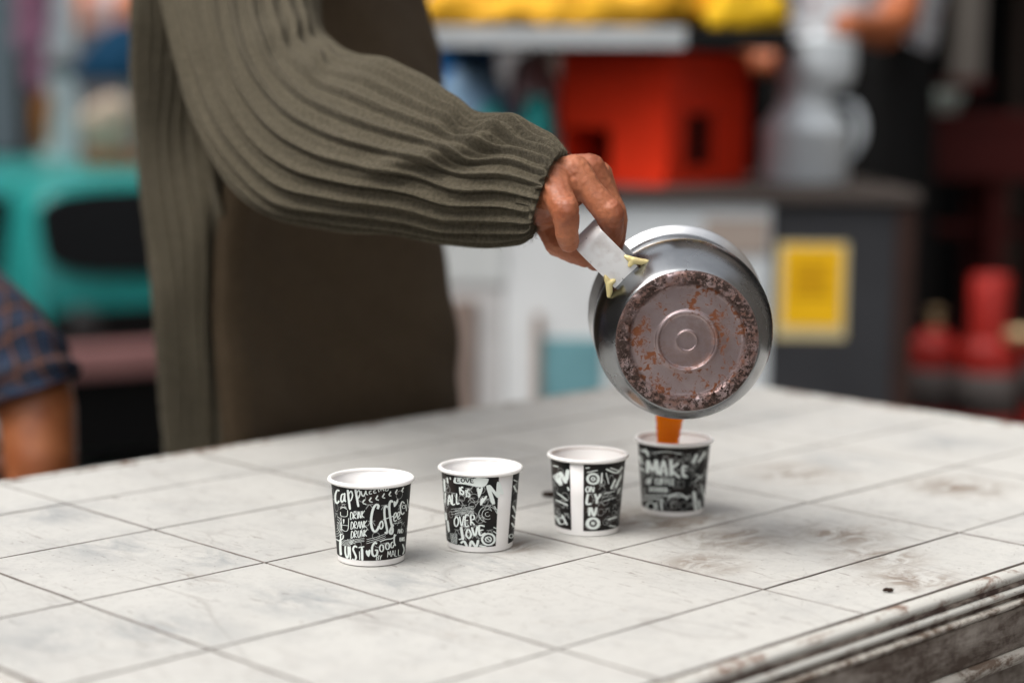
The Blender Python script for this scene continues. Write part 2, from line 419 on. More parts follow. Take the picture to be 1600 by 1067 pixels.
# ------------------------------------------------------------------ table
PA = [.529, .637, .787, .986, 1.228, 1.452, 1.676]
QB = [.665, .746, .887, 1.030, 1.166, 1.287, 1.389]
def build_table():
    root = thing('table', 'worn white tiled table with moulded brown wooden edge, carrying the four paper cups', 'table', (0, 0, 0), (0, 0, R(45)))
    g = .0010; T = .006
    for i in range(6):
        for j in range(6):
            x0, x1, y0, y1 = PA[i] + g, PA[i + 1] - g, QB[j] + g, QB[j + 1] - g
            # worn edges: a few points along each side, slightly wavering
            rnd = random.Random(i * 17 + j)
            pts = []
            for (ax, ay, bx, by) in ((x0, y0, x1, y0), (x1, y0, x1, y1), (x1, y1, x0, y1), (x0, y1, x0, y0)):
                for s in range(10):
                    t = s / 10; w = (rnd.random() - .5) * .0007
                    nx, ny = (by - ay), -(bx - ax); L = math.hypot(nx, ny)
                    pts.append((ax + (bx - ax) * t + nx / L * w, ay + (by - ay) * t + ny / L * w))
            n = len(pts); cx, cy = (x0 + x1) / 2, (y0 + y1) / 2
            dz = rnd.random() * .0003
            ring = lambda k, z: [(x + (cx - x) / max(1e-6, math.hypot(cx - x, cy - y)) * k, y + (cy - y) / max(1e-6, math.hypot(cx - x, cy - y)) * k, z) for x, y in pts]
            vs = ring(0, TZ - T) + ring(0, TZ - .0003 - dz) + ring(.0004, TZ - dz)
            fs = grid_faces(3, n) + [tuple(range(2 * n, 3 * n))]
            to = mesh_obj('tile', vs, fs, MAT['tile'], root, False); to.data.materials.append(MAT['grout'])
            for pl in to.data.polygons:
                if pl.index < 2 * n: pl.material_index = 1
    box('bedding', (PA[0] - .001, QB[0] - .001, TZ - .03), (PA[-1] + .001, QB[-1] + .001, TZ - .0024), MAT['grout'], root)
    x0, x1, y0, y1 = PA[0], PA[-1], QB[0], QB[-1]
    def ring(name, prof, mat):
        n = len(prof); cs = ((x0, y0, -1, -1), (x1, y0, 1, -1), (x1, y1, 1, 1), (x0, y1, -1, 1)); vs = []
        for (x, y, sx, sy) in cs:
            for o, z in prof: vs.append((x + sx * o, y + sy * o, TZ + z))
        fs = [(a * n + k, ((a + 1) % 4) * n + k, ((a + 1) % 4) * n + (k + 1) % n, a * n + (k + 1) % n) for a in range(4) for k in range(n)]
        o = fix_normals(mesh_obj(name, vs, fs, mat, root, True))
        m = o.modifiers.new('bevel', 'BEVEL'); m.width = .0011; m.segments = 2; m.limit_method = 'ANGLE'; m.angle_limit = R(35)
        return o
    ring('rim_strip', [(.0022, -.02), (.0022, -.0006), (.0045, .0006), (.0105, .0006), (.0135, -.0012), (.0142, -.0045), (.0125, -.0065), (.0125, -.02)], MAT['rimpaint'])
    ring('upper_groove', [(.003, -.024), (.003, -.0208), (.0128, -.0062), (.0138, -.0075), (.0138, -.0095), (.003, -.0235)], MAT['groovepaint'])
    ring('middle_bead', [(.004, -.03), (.0128, -.0098), (.0165, -.0098), (.0178, -.0115), (.0172, -.0140), (.0155, -.0145), (.004, -.032)], MAT['rimpaint'])
    ring('lower_groove', [(.006, -.034), (.0145, -.0146), (.0158, -.0150), (.0158, -.0168), (.006, -.036)], MAT['groovepaint'])
    ring('lower_bead', [(.006, -.038), (.0152, -.0169), (.0195, -.0170), (.0212, -.0185), (.0205, -.0212), (.017, -.0222), (.006, -.038)][:-1], MAT['beadpaint'])
    ring('fascia_board', [(-.005, -.052), (-.005, -.0225), (.0185, -.0225), (.0185, -.0522)], MAT['fascia'])
    ring('bottom_bead', [(-.005, -.0625), (-.005, -.0525), (.0195, -.0525), (.0228, -.0548), (.0228, -.0598), (.0205, -.0625)], MAT['beadpaint'])
    for (x, y) in ((x0 + .05, y0 + .05), (x1 - .05, y0 + .05), (x1 - .05, y1 - .05), (x0 + .05, y1 - .05)):
        box('leg', (x - .028, y - .028, 0), (x + .028, y + .028, TZ - .031), MAT['fascia'], root, .004)
    box('apron', (x0 + .03, y0 + .03, TZ - .12), (x1 - .03, y1 - .03, TZ - .0305), MAT['fascia'], root, .003)
    return root
build_table()
def TP(x, y, z=TZ):   # table plan -> world
    k = math.sqrt(.5); return Vector(((x - y) * k, (x + y) * k, z))

# ------------------------------------------------------------------ hand lettering (strokes in a 1-high box)
FONT = {
 'A': [[(0, 0), (.3, 1), (.6, 0)], [(.12, .38), (.5, .38)]], 'B': [[(0, 0), (0, 1), (.45, .85), (.4, .55), (0, .52), (.5, .4), (.5, .1), (0, 0)]],
 'C': [[(.55, .82), (.35, 1), (.08, .75), (.03, .4), (.2, .03), (.45, .05), (.58, .22)]], 'D': [[(.05, 0), (.05, 1), (.4, .85), (.58, .5), (.42, .12), (.05, 0)]],
 'E': [[(.5, 1), (.05, 1), (.05, 0), (.52, 0)], [(.05, .52), (.42, .52)]], 'F': [[(.5, 1), (.05, 1), (.05, 0)], [(.05, .52), (.42, .52)]],
 'G': [[(.55, .8), (.33, 1), (.06, .7), (.05, .3), (.28, 0), (.55, .2), (.55, .48), (.32, .48)]], 'H': [[(.05, 0), (.05, 1)], [(.55, 0), (.55, 1)], [(.05, .5), (.55, .5)]],
 'I': [[(.12, 0), (.12, 1)]], 'J': [[(.5, 1), (.5, .25), (.3, 0), (.08, .2)]], 'K': [[(.05, 0), (.05, 1)], [(.55, 1), (.05, .45), (.58, 0)]],
 'L': [[(.08, 1), (.05, 0), (.5, 0)]], 'M': [[(0, 0), (.1, 1), (.35, .35), (.6, 1), (.72, 0)]], 'N': [[(.03, 0), (.05, 1), (.5, 0), (.53, 1)]],
 'O': [[(.3, 1), (.05, .7), (.06, .25), (.3, 0), (.55, .3), (.54, .72), (.3, 1)]], 'P': [[(.05, 0), (.05, 1), (.45, .9), (.48, .62), (.05, .48)]],
 'R': [[(.05, 0), (.05, 1), (.45, .9), (.45, .6), (.05, .48), (.55, 0)]], 'S': [[(.52, .85), (.3, 1), (.08, .8), (.18, .55), (.48, .4), (.48, .12), (.25, 0), (.03, .18)]],
 'T': [[(0, 1), (.6, 1)], [(.3, 1), (.28, 0)]], 'U': [[(.05, 1), (.06, .25), (.28, 0), (.5, .2), (.53, 1)]], 'V': [[(0, 1), (.28, 0), (.56, 1)]],
 'W': [[(0, 1), (.15, 0), (.36, .7), (.55, 0), (.72, 1)]], 'Y': [[(0, 1), (.28, .5), (.56, 1)], [(.28, .5), (.26, 0)]]}
ADV = {'I': .3, 'M': .88, 'W': .88}
def word(txt, x, y, h, w=1.0, slope=0.0, shear=0.0, wt=10):
    """strokes of a word in picture-like coordinates (y down); x,y = lower left"""
    out = []; cx = 0
    for ch in txt:
        if ch in FONT:
            for st in FONT[ch]:
                out.append(([(x + (cx + px * w + py * shear) * h, y - py * h - (cx + px * w) * h * slope) for px, py in st], wt))
        cx += ADV.get(ch, .72) * w if ch != ' ' else .4 * w
    return out
def circle(cx, cy, r, wt, a0=0, a1=360, ry=None):
    return ([(cx + r * math.cos(R(a)), cy + (ry or r) * math.sin(R(a))) for a in np.linspace(a0, a1, 25)], wt)
def blob(pts): return (pts, 'fill')

# each cup face drawn in the coordinates of its enlarged picture; frame = left/right of the band at top and bottom, top and bottom at the middle
CUP1 = dict(fr=(100, 893, 185, 825, 240, 955), st=(
    # cappuccino, running off under the rim
    [([(188, 262), (165, 255), (148, 300), (150, 360), (168, 385), (188, 358)], 19), ([(232, 290), (212, 300), (205, 350), (218, 372), (236, 340), (240, 280)], 15), ([(240, 280), (244, 352), (256, 366)], 17),
     ([(270, 248), (280, 330), (298, 445)], 21), ([(276, 300), (302, 262), (318, 300), (305, 350), (286, 362)], 13),
     ([(345, 245), (355, 300), (378, 418)], 21), ([(350, 300), (375, 255), (390, 280), (380, 325), (362, 340)], 12),
     ([(400, 262), (408, 300), (425, 312), (440, 280), (446, 256)], 12), ([(446, 256), (452, 292), (468, 296)], 11), ([(500, 258), (480, 270), (484, 290), (505, 288)], 10), ([(540, 255), (522, 262), (526, 282), (548, 276)], 10),
     ([(566, 248), (572, 272)], 9), ([(590, 262), (592, 246), (612, 246), (618, 264)], 9), ([(640, 240), (632, 258), (655, 260), (664, 242)], 8)] +
    # sprig of leaves
    [([(415 + k * 63, 376 - k * 17 - (k > 3) * 4), (436 + k * 63, 344 - k * 19)], 14) for k in range(7)] +
    [([(418 + k * 63, 382 - k * 18), (452 + k * 60, 392 - k * 20)], 12) for k in range(7)] +
    # Coffee
    [([(560, 440), (568, 408), (548, 396), (522, 428), (504, 500), (500, 575), (512, 635), (535, 664), (562, 640), (576, 606)], 24),
     ([(596, 560), (580, 592), (582, 625), (598, 636), (612, 605), (606, 566), (594, 560)], 15),
     ([(655, 425), (640, 412), (626, 440), (628, 520), (642, 600), (652, 660), (644, 684), (632, 668)], 21),
     ([(706, 376), (690, 360), (674, 392), (674, 470), (688, 570), (704, 650), (694, 690), (676, 676), (688, 636), (712, 600)], 22), ([(612, 548), (662, 530), (716, 512)], 11),
     ([(716, 540), (740, 510), (738, 480), (722, 492), (714, 530), (722, 566), (745, 552)], 13), ([(756, 530), (774, 500), (770, 472), (754, 486), (750, 520), (760, 546), (782, 530)], 12)] +
    # heart and the next word turning away
    [blob([(716, 418), (712, 378), (724, 362), (736, 372), (748, 346), (760, 350), (756, 380), (728, 420)]),
     ([(822, 392), (800, 372), (782, 410), (784, 470), (800, 500), (820, 480)], 14), circle(815, 425, 16, 7), ([(836, 400), (842, 470)], 11), ([(852, 350), (862, 440)], 9)] +
    word('DRINK', 300, 545, 72, .62, .14, .05, 8) + word('DRANK', 308, 642, 72, .60, .12, .05, 8) + word('DRUNK', 312, 732, 70, .62, .15, .05, 8) +
    # Just Good
    [([(232, 690), (214, 700), (216, 745), (236, 735), (240, 700)], 13), ([(212, 745), (214, 830), (222, 905)], 24), ([(160, 748), (225, 770)], 13),
     ([(262, 810), (264, 880), (284, 930), (294, 890), (290, 812)], 17), ([(306, 810), (314, 945)], 15),
     ([(372, 820), (350, 808), (336, 840), (352, 880), (366, 920), (352, 950), (330, 938)], 18), ([(388, 822), (440, 812)], 15), ([(418, 820), (424, 955)], 22), ([(396, 860), (400, 945)], 8),
     blob([(452, 858), (462, 846), (474, 856), (486, 842), (498, 850), (496, 880), (482, 915), (460, 890)]),
     ([(556, 786), (536, 774), (514, 815), (514, 880), (532, 908), (556, 892), (560, 852), (538, 850)], 20), circle(600, 830, 18, 13, ry=34), circle(655, 812, 18, 13, ry=32),
     ([(706, 770), (690, 784), (688, 822), (704, 828), (716, 800)], 12), ([(722, 694), (718, 770), (730, 812)], 15), ([(584, 764), (640, 744), (700, 736), (738, 700)], 12)] +
    word('BY', 552, 948, 46, .8, .1, .1, 6) + word('MALL', 655, 925, 62, .7, .12, 0, 6) +
    # wood-grain lines
    [([(300, 800 - k * 15), (360, 772 - k * 15), (440, 758 - k * 14)], 5) for k in range(3)] + [([(460, 742 + k * 20), (560, 716 + k * 18), (640, 684 + k * 20)], 5) for k in range(3)] +
    [circle(268, 740, 16 + k * 13, 5, 0, 150) for k in range(5)] + [circle(172, 620, 12 + k * 13, 4, -90, 100, ry=22 + k * 26) for k in range(4)] +
    # small cup drawing
    [([(205, 470), (212, 510), (268, 512), (274, 452)], 7), ([(200, 440), (232, 424), (268, 442)], 9), ([(196, 420), (262, 420)], 5), ([(212, 520), (222, 640), (280, 652), (286, 530)], 6), ([(224, 600), (284, 606)], 6),
     blob([(230, 548), (238, 540), (246, 550), (240, 590)])] +
    [([(690 + k * 34, 600 - k * 6), (740 + k * 30, 580 - k * 4)], 5) for k in range(3)] + word('AND', 752, 690, 44, .6, .05, 0, 5) + word('ALWAYS', 770, 770, 40, .3, 0, 0, 5) + [([(800, 800), (815, 860), (800, 905)], 14)]))
CUP2 = dict(fr=(100, 862, 165, 790, 262, 985), seam=(640, 765), st=(
    [blob([(232, 268), (228, 325), (330, 338), (500, 366), (555, 300), (520, 272)])] +
    [([(160, 270), (168, 330)], 12), ([(188, 268), (196, 292)], 9), ([(130, 290), (138, 420)], 14), ([(145, 430), (140, 540)], 10)] +
    # big M
    [([(548, 345), (605, 540)], 30), ([(560, 345), (650, 470)], 24), ([(655, 310), (645, 470)], 30), ([(650, 320), (690, 440)], 26)] +
    [blob([(448, 380), (462, 368), (474, 384), (492, 366), (504, 382), (466, 478)]), blob([(482, 490), (500, 470), (512, 478), (532, 452), (542, 470), (482, 556)])] +
    word('ALL', 172, 560, 105, .55, .25, -.05, 11) + word('IS', 285, 445, 78, .6, .05, -.1, 11) + word('IS', 345, 470, 78, .6, .1, -.1, 8) +
    word('OVER', 235, 780, 105, .68, .12, 0, 10) + [([(300, 780), (322, 915)], 20), ([(280, 912), (330, 902)], 12), ([(362, 800), (350, 860), (378, 896), (396, 850), (372, 800)], 13), ([(400, 780), (432, 868), (452, 768)], 15), ([(520, 770), (470, 765), (478, 862), (528, 838)], 15), ([(470, 815), (510, 806)], 11)] +
    [circle(548, 645, 22 + k * 30, 3.5, 20 + 40 * k, 290 + 30 * k) for k in range(3)] + [circle(555, 905, 58, 16), circle(555, 905, 26, 9), ([(530, 880), (580, 930)], 8)] +
    [([(300, 950), (332, 930), (360, 990)], 18), ([(385, 985), (400, 925), (440, 985), (462, 912)], 18), ([(270, 975), (330, 985)], 20), ([(470, 970), (540, 985)], 16)] +
    [([(200 + 40 * (k % 2), 600 + k * 14), (300, 585 + k * 13), (420, 560 + k * 15)], 3.5) for k in range(6)] + [([(205 + k * 14, 850), (215 + k * 12, 960)], 4) for k in range(5)] +
    [([(602, 780), (640, 800)], 8), ([(600, 820), (636, 850)], 8), ([(612, 560), (630, 600)], 7), ([(640, 590), (636, 640)], 7)] +
    [([(800, 290), (835, 310)], 9), ([(800, 350), (830, 420)], 14), ([(790, 560), (820, 640)], 15), ([(780, 660), (812, 700)], 10), ([(775, 740), (800, 790)], 13), circle(770, 880, 20, 8), ([(150, 640), (158, 720)], 16), ([(170, 720), (186, 840)], 16)]),
    dark=(word('LOVE', 252, 312, 40, 1.55, -.04, 0, 8)))
CUP3 = dict(fr=(205, 768, 250, 712, 400, 945), seam=(362, 455), st=(
    [([(262, 480), (290, 580)], 26), ([(280, 470), (330, 560)], 22), ([(340, 450), (330, 540)], 24), ([(235, 500), (275, 560)], 22), ([(225, 420), (270, 430)], 10), ([(260, 640), (340, 700)], 8), ([(250, 700), (345, 740)], 9),
     ([(250, 830), (290, 900)], 14), ([(300, 820), (340, 900)], 12), circle(300, 870, 26, 8), ([(340, 590), (350, 620)], 10)] +
    [circle(525, 520, 40, 16), circle(525, 520, 12, 9), ([(480, 470), (560, 450)], 8), ([(620, 440), (700, 470), (745, 420)], 14), ([(650, 430), (720, 455)], 10), ([(590, 470), (585, 560)], 10), ([(620, 470), (640, 560)], 7)] +
    word('ON', 470, 628, 46, 1.0, 0, .1, 8) + word('LY', 475, 720, 80, .95, 0, .1, 15) + word('IV', 490, 820, 70, 1.0, 0, 0, 15) + [circle(525, 880, 40, 20), circle(525, 880, 9, 9)] +
    [([(655, 600), (690, 520)], 14), ([(690, 590), (735, 490)], 16), ([(705, 640), (725, 590)], 9), ([(630, 850), (700, 830)], 12), ([(640, 900), (690, 910)], 10), ([(470, 435), (500, 430)], 10), ([(600, 640), (680, 620)], 5), ([(600, 700), (690, 670)], 5)]))
CUP4 = dict(fr=(865, 1387, 892, 1335, 285, 770), st=(
    [([(935, 485), (940, 385)], 22), ([(940, 385), (975, 460), (1000, 380)], 22), ([(1000, 380), (1012, 490)], 24), ([(1030, 500), (1052, 385), (1076, 500)], 17), ([(1038, 465), (1068, 465)], 11), ([(1104, 375), (1106, 500)], 22), ([(1160, 400), (1110, 450), (1165, 510)], 18), ([(1222, 430), (1190, 425), (1190, 480), (1215, 500)], 18), ([(1192, 455), (1215, 450)], 12), ([(1180, 500), (1225, 505)], 12)] +
    word('OF COFFEE', 930, 565, 42, .8, 0, 0, 7) + word('IIIIIII', 948, 625, 40, 1.6, 0, 0, 9) + [([(905, 660), (1050, 648), (1240, 655)], 9), ([(905, 690), (1020, 672), (1050, 700)], 9), circle(1150, 700, 70, 9, 200, 340), circle(960, 735, 30, 10), ([(1030, 690), (1040, 760)], 12), ([(1000, 700), (1006, 760)], 8), ([(1265, 610), (1280, 760)], 22), ([(1300, 680), (1310, 750)], 14), ([(1255, 400), (1290, 330)], 22), ([(1300, 390), (1350, 310)], 18), ([(1280, 480), (1330, 520)], 7), ([(1270, 540), (1335, 480)], 6), ([(1320, 560), (1340, 660)], 9),
     ([(890, 310), (950, 330)], 14), ([(880, 350), (900, 420)], 14), ([(985, 330), (1080, 318), (1180, 335)], 6), ([(890, 440), (905, 470)], 12), ([(920, 300), (945, 360)], 12)]))

RB, RT, HC = .0237, .0283, .0586
Z0, Z1 = .0042, .0560
def cup_r(z): return RB + (RT - RB) * z / HC
def make_cup(label, px, py, design, tea=None, wtscale=1.0):
    d = FWD + RGT * ((px - 800) / F) - UPV * ((py - 533.5) / F); base = CAMP + d * ((TZ + .0003 - CAMP.z) / d.z)
    root = thing('paper_cup', label, 'paper cup', base, group='paper cups in a row on the table')
    q_ = random.Random(int(py)); root.scale = (1 + q_.uniform(-.012, .012), 1 + q_.uniform(-.012, .012), 1)
    tocam = (CAMP - base); tocam.z = 0; tocam.normalize(); rgt = Vector((0, 0, 1)).cross(tocam)
    def S(al, z, off): return (tocam * math.cos(al) + rgt * math.sin(al)) * (cup_r(z) + off) + Vector((0, 0, z))
    th = .0006
    prof = [(.004, .0), (.004, cup_r(.004) - th), (.0, cup_r(0) - th), (0, cup_r(0) - .0001), (.0006, cup_r(0)), (.03, cup_r(.03)), (HC - .002, cup_r(HC - .002)), (HC - .002, cup_r(HC) - th), (.03, cup_r(.03) - th), (.0065, cup_r(.0065) - th), (.0058, 0)]
    lathe('cup_wall', prof, MAT['paper'], root, 72)
    rp = [(HC - .0012 + .0016 * math.sin(a), RT + .0009 + .0017 * math.cos(a)) for a in np.linspace(0, 2 * math.pi, 15)]
    lathe('rolled_rim', rp, MAT['paper'], root, 72)
    xl, xr, bl, br, yt, yb = design['fr']
    def zmap(x, y):
        t = (y - yt) / (yb - yt); L = xl + (bl - xl) * t; Rr = xr + (br - xr) * t; hw = (Rr - L) / 2
        xi = max(-.985, min(.985, (x - (L + Rr) / 2) / hw)); kk = .2 * hw
        v = 1 - ((y - kk * math.sqrt(1 - xi * xi)) - (yt - kk)) / (yb - yt)
        return math.asin(xi), Z0 + (Z1 - Z0) * max(0, min(1, v))
    seam = design.get('seam')
    if seam: a0 = zmap(seam[1], (yt + yb) / 2)[0]; a1 = zmap(seam[0], (yt + yb) / 2)[0] + 2 * math.pi
    else: a0, a1 = R(160), R(500)
    n = 96; vs = []
    rows = [Z0, Z0 + .02, Z0 + .04, Z1]
    for z in rows:
        for j in range(n + 1): vs.append(S(a0 + (a1 - a0) * j / n, z, .00018))
    wrap = mesh_obj('printed_wrap', vs, grid_faces(4, n + 1, False), MAT['ink'], root)
    scale = (cup_r(.03) * 2) / ((xr - xl + br - bl) / 2)          # metres per drawing unit at the middle of the face
    def letters(name, strokes, mat, off):
        V, Fc = [], []
        def P3(x, y): a, z = zmap(x, y); return S(a, z, off)
        for pts, wt in strokes:
            if wt == 'fill':
                c = np.mean(pts, axis=0); b = len(V); P = interp(list(pts) + [pts[0]], 24)
                for q_ in (1, .75, .5, .25, .04): V += [P3(*(c + (p - c) * q_)) for p in P]
                for a_ in range(4):
                    for k in range(23): Fc.append((b + a_ * 24 + k, b + a_ * 24 + k + 1, b + a_ * 24 + k + 25, b + a_ * 24 + k + 24))
                continue
            m = max(6, 5 * (len(pts) - 1) + 1); P = interp(pts, m); b = len(V)
            for k in range(m):
                t = P[min(k + 1, m - 1)] - P[max(k - 1, 0)]; L = math.hypot(*t) or 1; nx, ny = -t[1] / L, t[0] / L
                w = wt * wtscale * .5 * (.72 + .28 * abs(t[1]) / L) * (1 if 0 < k < m - 1 else .7)
                V.append(P3(P[k][0] + nx * w, P[k][1] + ny * w)); V.append(P3(P[k][0] - nx * w, P[k][1] - ny * w))
            for k in range(m - 1): Fc.append((b + 2 * k, b + 2 * k + 1, b + 2 * k + 3, b + 2 * k + 2))
        return mesh_obj(name, V, Fc, mat, wrap, False)
    letters('lettering', design['st'], MAT['print'], .00034)
    if 'dark' in design: letters('banner_lettering', design['dark'], MAT['ink'], .00048)
    # the rest of the wrap, turned from the camera: scribbled words and rings
    rnd = random.Random(int(px)); V, Fc = [], []
    for q in range(70 if design is CUP1 else 150):
        al = (R(100) + rnd.random() * R(160)) if q < 46 else R(-84) + rnd.random() * R(168); z = Z0 + .004 + rnd.random() * (Z1 - Z0 - .010)
        if seam and not any(a0 + .12 < al + t_ < a1 - .12 for t_ in (0, 2 * math.pi)): continue
        st = [circle(0, 0, .0035 + .002 * rnd.random(), .0008)] if rnd.random() < .4 else [([(-.004, -.002), (0, .003), (.004, -.002)], .0011), ([(-.004, .003), (.004, .0035)], .0008)]
        sc_ = 1 if q < 46 else .62
        for pts, w in st:
            pts = [(x_ * sc_, y_ * sc_) for x_, y_ in pts]; w *= sc_ * (1 if q < 46 else .85)
            P = interp(pts, 14); b = len(V)
            for k in range(14):
                t = P[min(k + 1, 13)] - P[max(k - 1, 0)]; L = math.hypot(*t) or 1
                for sg in (1, -1):
                    xx, yy = P[k][0] - sg * t[1] / L * w / 2, P[k][1] + sg * t[0] / L * w / 2
                    V.append(S(al + xx / .026, min(Z1, max(Z0, z + yy)), .00026))
            for k in range(13): Fc.append((b + 2 * k, b + 2 * k + 1, b + 2 * k + 3, b + 2 * k + 2))
    mesh_obj('scribble_print', V, Fc, MAT['print2'], wrap, False)
    if tea is not None:
        lathe('tea', [(tea, 0), (tea, cup_r(tea) - th - .0002), (tea - .001, cup_r(tea) - th - .0004)], MAT['teasurf'], root, 48)
    return root
k = NT('pale_milk_tea'); k.col((.50, .27, .14)); k.rough(.15); MAT['teasurf'] = k.m
make_cup('sharp nearest paper cup, leftmost in the row, lettered DRINK DRANK DRUNK and Coffee', 580, 871.5, CUP1)
make_cup('second paper cup from the left, with a LOVE banner and big white M', 750, 850.5, CUP2, None, 1.3)
make_cup('third paper cup from the left, with a wide white seam down its front', 917, 826.5, CUP3, .044, 1.25)
cup4 = make_cup('rightmost paper cup under the pot, being filled with orange tea', 1051, 797, CUP4, .030, 1.2)

# ------------------------------------------------------------------ the pot
P0 = W(1074, 534, 1.300); P1 = W(1057, 489, 1.412)
def build_pot():
    A = (P1 - P0).normalized(); X = Vector((1, 0, 0)); X = (X - A * X.dot(A)).normalized(); Y = A.cross(X)
    root = thing('milk_pot', 'dented aluminium milk pot with burnt base, tipped by the hand to pour tea', 'pot')
    Mx = Matrix((X, Y, A)).transposed().to_4x4(); Mx.translation = P0; root.matrix_world = Mx
    L = (P1 - P0).length
    # wall with the outside first, then the inside
    out = [(.0022, .0500), (.0035, .0514), (.0065, .0533), (.012, .0562), (.019, .0594), (.028, .0623), (.038, .0640), (.050, .0646), (.062, .0640), (.075, .0622), (.087, .0600), (.096, .0590), (.102, .0595), (.107, .0612)]
    prof = interp(out, 60).tolist(); inn = [(t, r - .0012) for t, r in prof[::-1]]
    lathe('pot_body', prof + inn, MAT['steel'], root, 128)
    rim = [(L - .006, .0605), (L - .003, .0630), (L - .001, .0650), (L + .0005, .0664), (L + .0022, .0668), (L + .0030, .0657), (L + .0022, .0645), (L + .0005, .0625), (L - .0020, .0598)]
    o = lathe('pouring_rim', interp(rim + rim[:1], 40).tolist(), MAT['rimsteel'], root, 128)
    base = [(.0030, 0), (.0030, .0060), (.0022, .0066), (.0022, .0074), (.0034, .0082), (.0038, .014), (.0036, .0188), (.0020, .0198), (.0015, .0208), (.0020, .0220), (.0031, .0230), (.0032, .030), (.0031, .0392), (.0018, .0404), (.0004, .0416), (.0001, .0440), (.0002, .0475), (.0012, .0493), (.0022, .0500), (.0030, .0502)]
    lathe('burnt_base', interp(base, 110).tolist(), MAT['potbase'], root, 128)
    lathe('inner_floor', [(.005, 0), (.005, .049)], MAT['steel'], root, 48)
    # crumbs of burnt crust along the base ring
    rnd = random.Random(3); V, Fc = [], []
    for q in range(420):
        a = rnd.random() * 2 * math.pi
        if math.sin(a * 2 + .8) + rnd.random() * 1.4 < .1: continue
        r = .0445 + rnd.gauss(0, .0024); t = .0002 if r < .0478 else .0002 + (r - .0478) * .9
        if r < .0412: t = .0030
        s = abs(rnd.gauss(.0002, .00025)) + .00015; b = len(V); c = Vector((r * math.cos(a), r * math.sin(a), t))
        for dv in ((1, 0, 0), (0, 1, 0), (-1, 0, 0), (0, -1, 0), (0, 0, -1)):
            V.append(c + Vector((dv[0] * s * rnd.uniform(.6, 1.7), dv[1] * s * rnd.uniform(.6, 1.7), dv[2] * s * .7)))
        Fc += [(b, b + 1, b + 4), (b + 1, b + 2, b + 4), (b + 2, b + 3, b + 4), (b + 3, b, b + 4)]
    cr = mesh_obj('burnt_crumbs', V, Fc, plain('burnt_crust', (.022, .010, .007), .85, 0, .5, 300, .3, .0005), root, False); cr['kind'] = 'stuff'
    # folded strip handle
    ang = math.atan2(-.70, -.715); ro = Vector((math.cos(ang), math.sin(ang), 0)); ta = Vector((-math.sin(ang), math.cos(ang), 0))
    path = [(.0595, .0215), (.070, .0205), (.082, .0200), (.092, .0200), (.0958, .0210), (.0975, .0245), (.0978, .032), (.0982, .045), (.0982, .060), (.0975, .074), (.0968, .080), (.0940, .0840), (.085, .0855), (.072, .0865), (.0595, .0880)]
    P = interp(path, 70); V = []; n = len(P); hw, th = .0112, .0010
    for k in range(n):
        t = P[min(k + 1, n - 1)] - P[max(k - 1, 0)]; t /= np.linalg.norm(t); nr, ntt = -t[1], t[0]
        for w, h in ((-hw, -th), (-hw * 1.0, th), (-hw + .001, th * 1.5), (hw - .001, th * 1.5), (hw, th), (hw, -th)):
            V.append(ro * (P[k][0] + nr * h) + Vector((0, 0, P[k][1] + ntt * h)) + ta * w)
    fs = grid_faces(n, 6) + [tuple(range(6)), tuple(range((n - 1) * 6, n * 6))]
    hd = fix_normals(mesh_obj('handle', V, fs, MAT['handle'], root, False))
    m = hd.modifiers.new('bevel', 'BEVEL'); m.width = .0004; m.segments = 2
    for s, sh in ((-1, 1.0), (1, 1.25)):
        c = ro * .0652 + ta * (s * .0118) + Vector((0, 0, .0195)); rr = random.Random(int(s * 5 + 11))
        ch = [[(c, .0024), (c + ro * .0032 + ta * (s * -.001), .0021), (c + ro * .0055 + ta * (s * -.0018), .0013)], [(c, .0027), (c - ro * .004 * sh + ta * (s * .0032) + Vector((0, 0, .0012)), .0025), (c - ro * .0065 * sh + ta * (s * .006) + Vector((0, 0, .0022)), .0019)], [(c, .0026), (c - ta * s * .004 - ro * .001 + Vector((0, 0, -.0004)), .0016)]]
        me = blob_mesh('solder', ch, .0006, 2); me.materials.clear(); me.materials.append(MAT['solder'])
        me.polygons.foreach_set('use_smooth', [True] * len(me.polygons))
        link(bpy.data.objects.new('solder', me), root)
    # what is left of the tea, lying along the low side of the pot
    V = []; n1, n2 = 12, 13; ylev = .048
    for i in range(n1):
        t = .010 + (L - .010) * i / (n1 - 1); r = np.interp(t, [p[0] for p in prof] + [L], [p[1] for p in prof] + [.0640]) - .0016
        yl = min(ylev + .011 * smooth(.095, L, t), r * .985); hwid = math.sqrt(max(1e-8, r * r - yl * yl))
        for j in range(n2): V.append((hwid * (2 * j / (n2 - 1) - 1), yl, t))
    mesh_obj('tea_in_pot', V, grid_faces(n1, n2, False), MAT['tea'], root)
    return root, Mx
pot, POTM = build_pot()

def build_stream():
    top = POTM @ Vector((0, .0648, (P1 - P0).length + .0012)); 
    x0 = W(1049, 660, 1.43).x
    secs = []
    for i in range(30):
        t = i / 29; z = top.z + .0016 - t * .060; y = top.y + .0015 + .046 * math.sqrt(t)
        w = .0155 * (1 - t) ** 1.4 * .45 + .0155 * .55 + .0016 * (1 - t) ** 6; secs.append((x0 + (top.x - x0) * (1 - t) ** 3, y, z, w * (.9 if i else .8), .0030 + .0022 * t))
    V = []; seg = 24
    for (x, y, z, w, h) in secs:
        for j in range(seg):
            a = 2 * math.pi * j / seg; V.append((x + w * math.cos(a) * (1 + .03 * math.sin(z * 900)), y + h * math.sin(a), z))
    fs = grid_faces(30, seg) + [tuple(range(seg)), tuple(range(29 * seg, 30 * seg))]
    o = fix_normals(mesh_obj('tea_stream', V, fs, MAT['tea']))
    tag(o, 'stream of orange milk tea falling from the pot into the cup', 'tea')
build_stream()

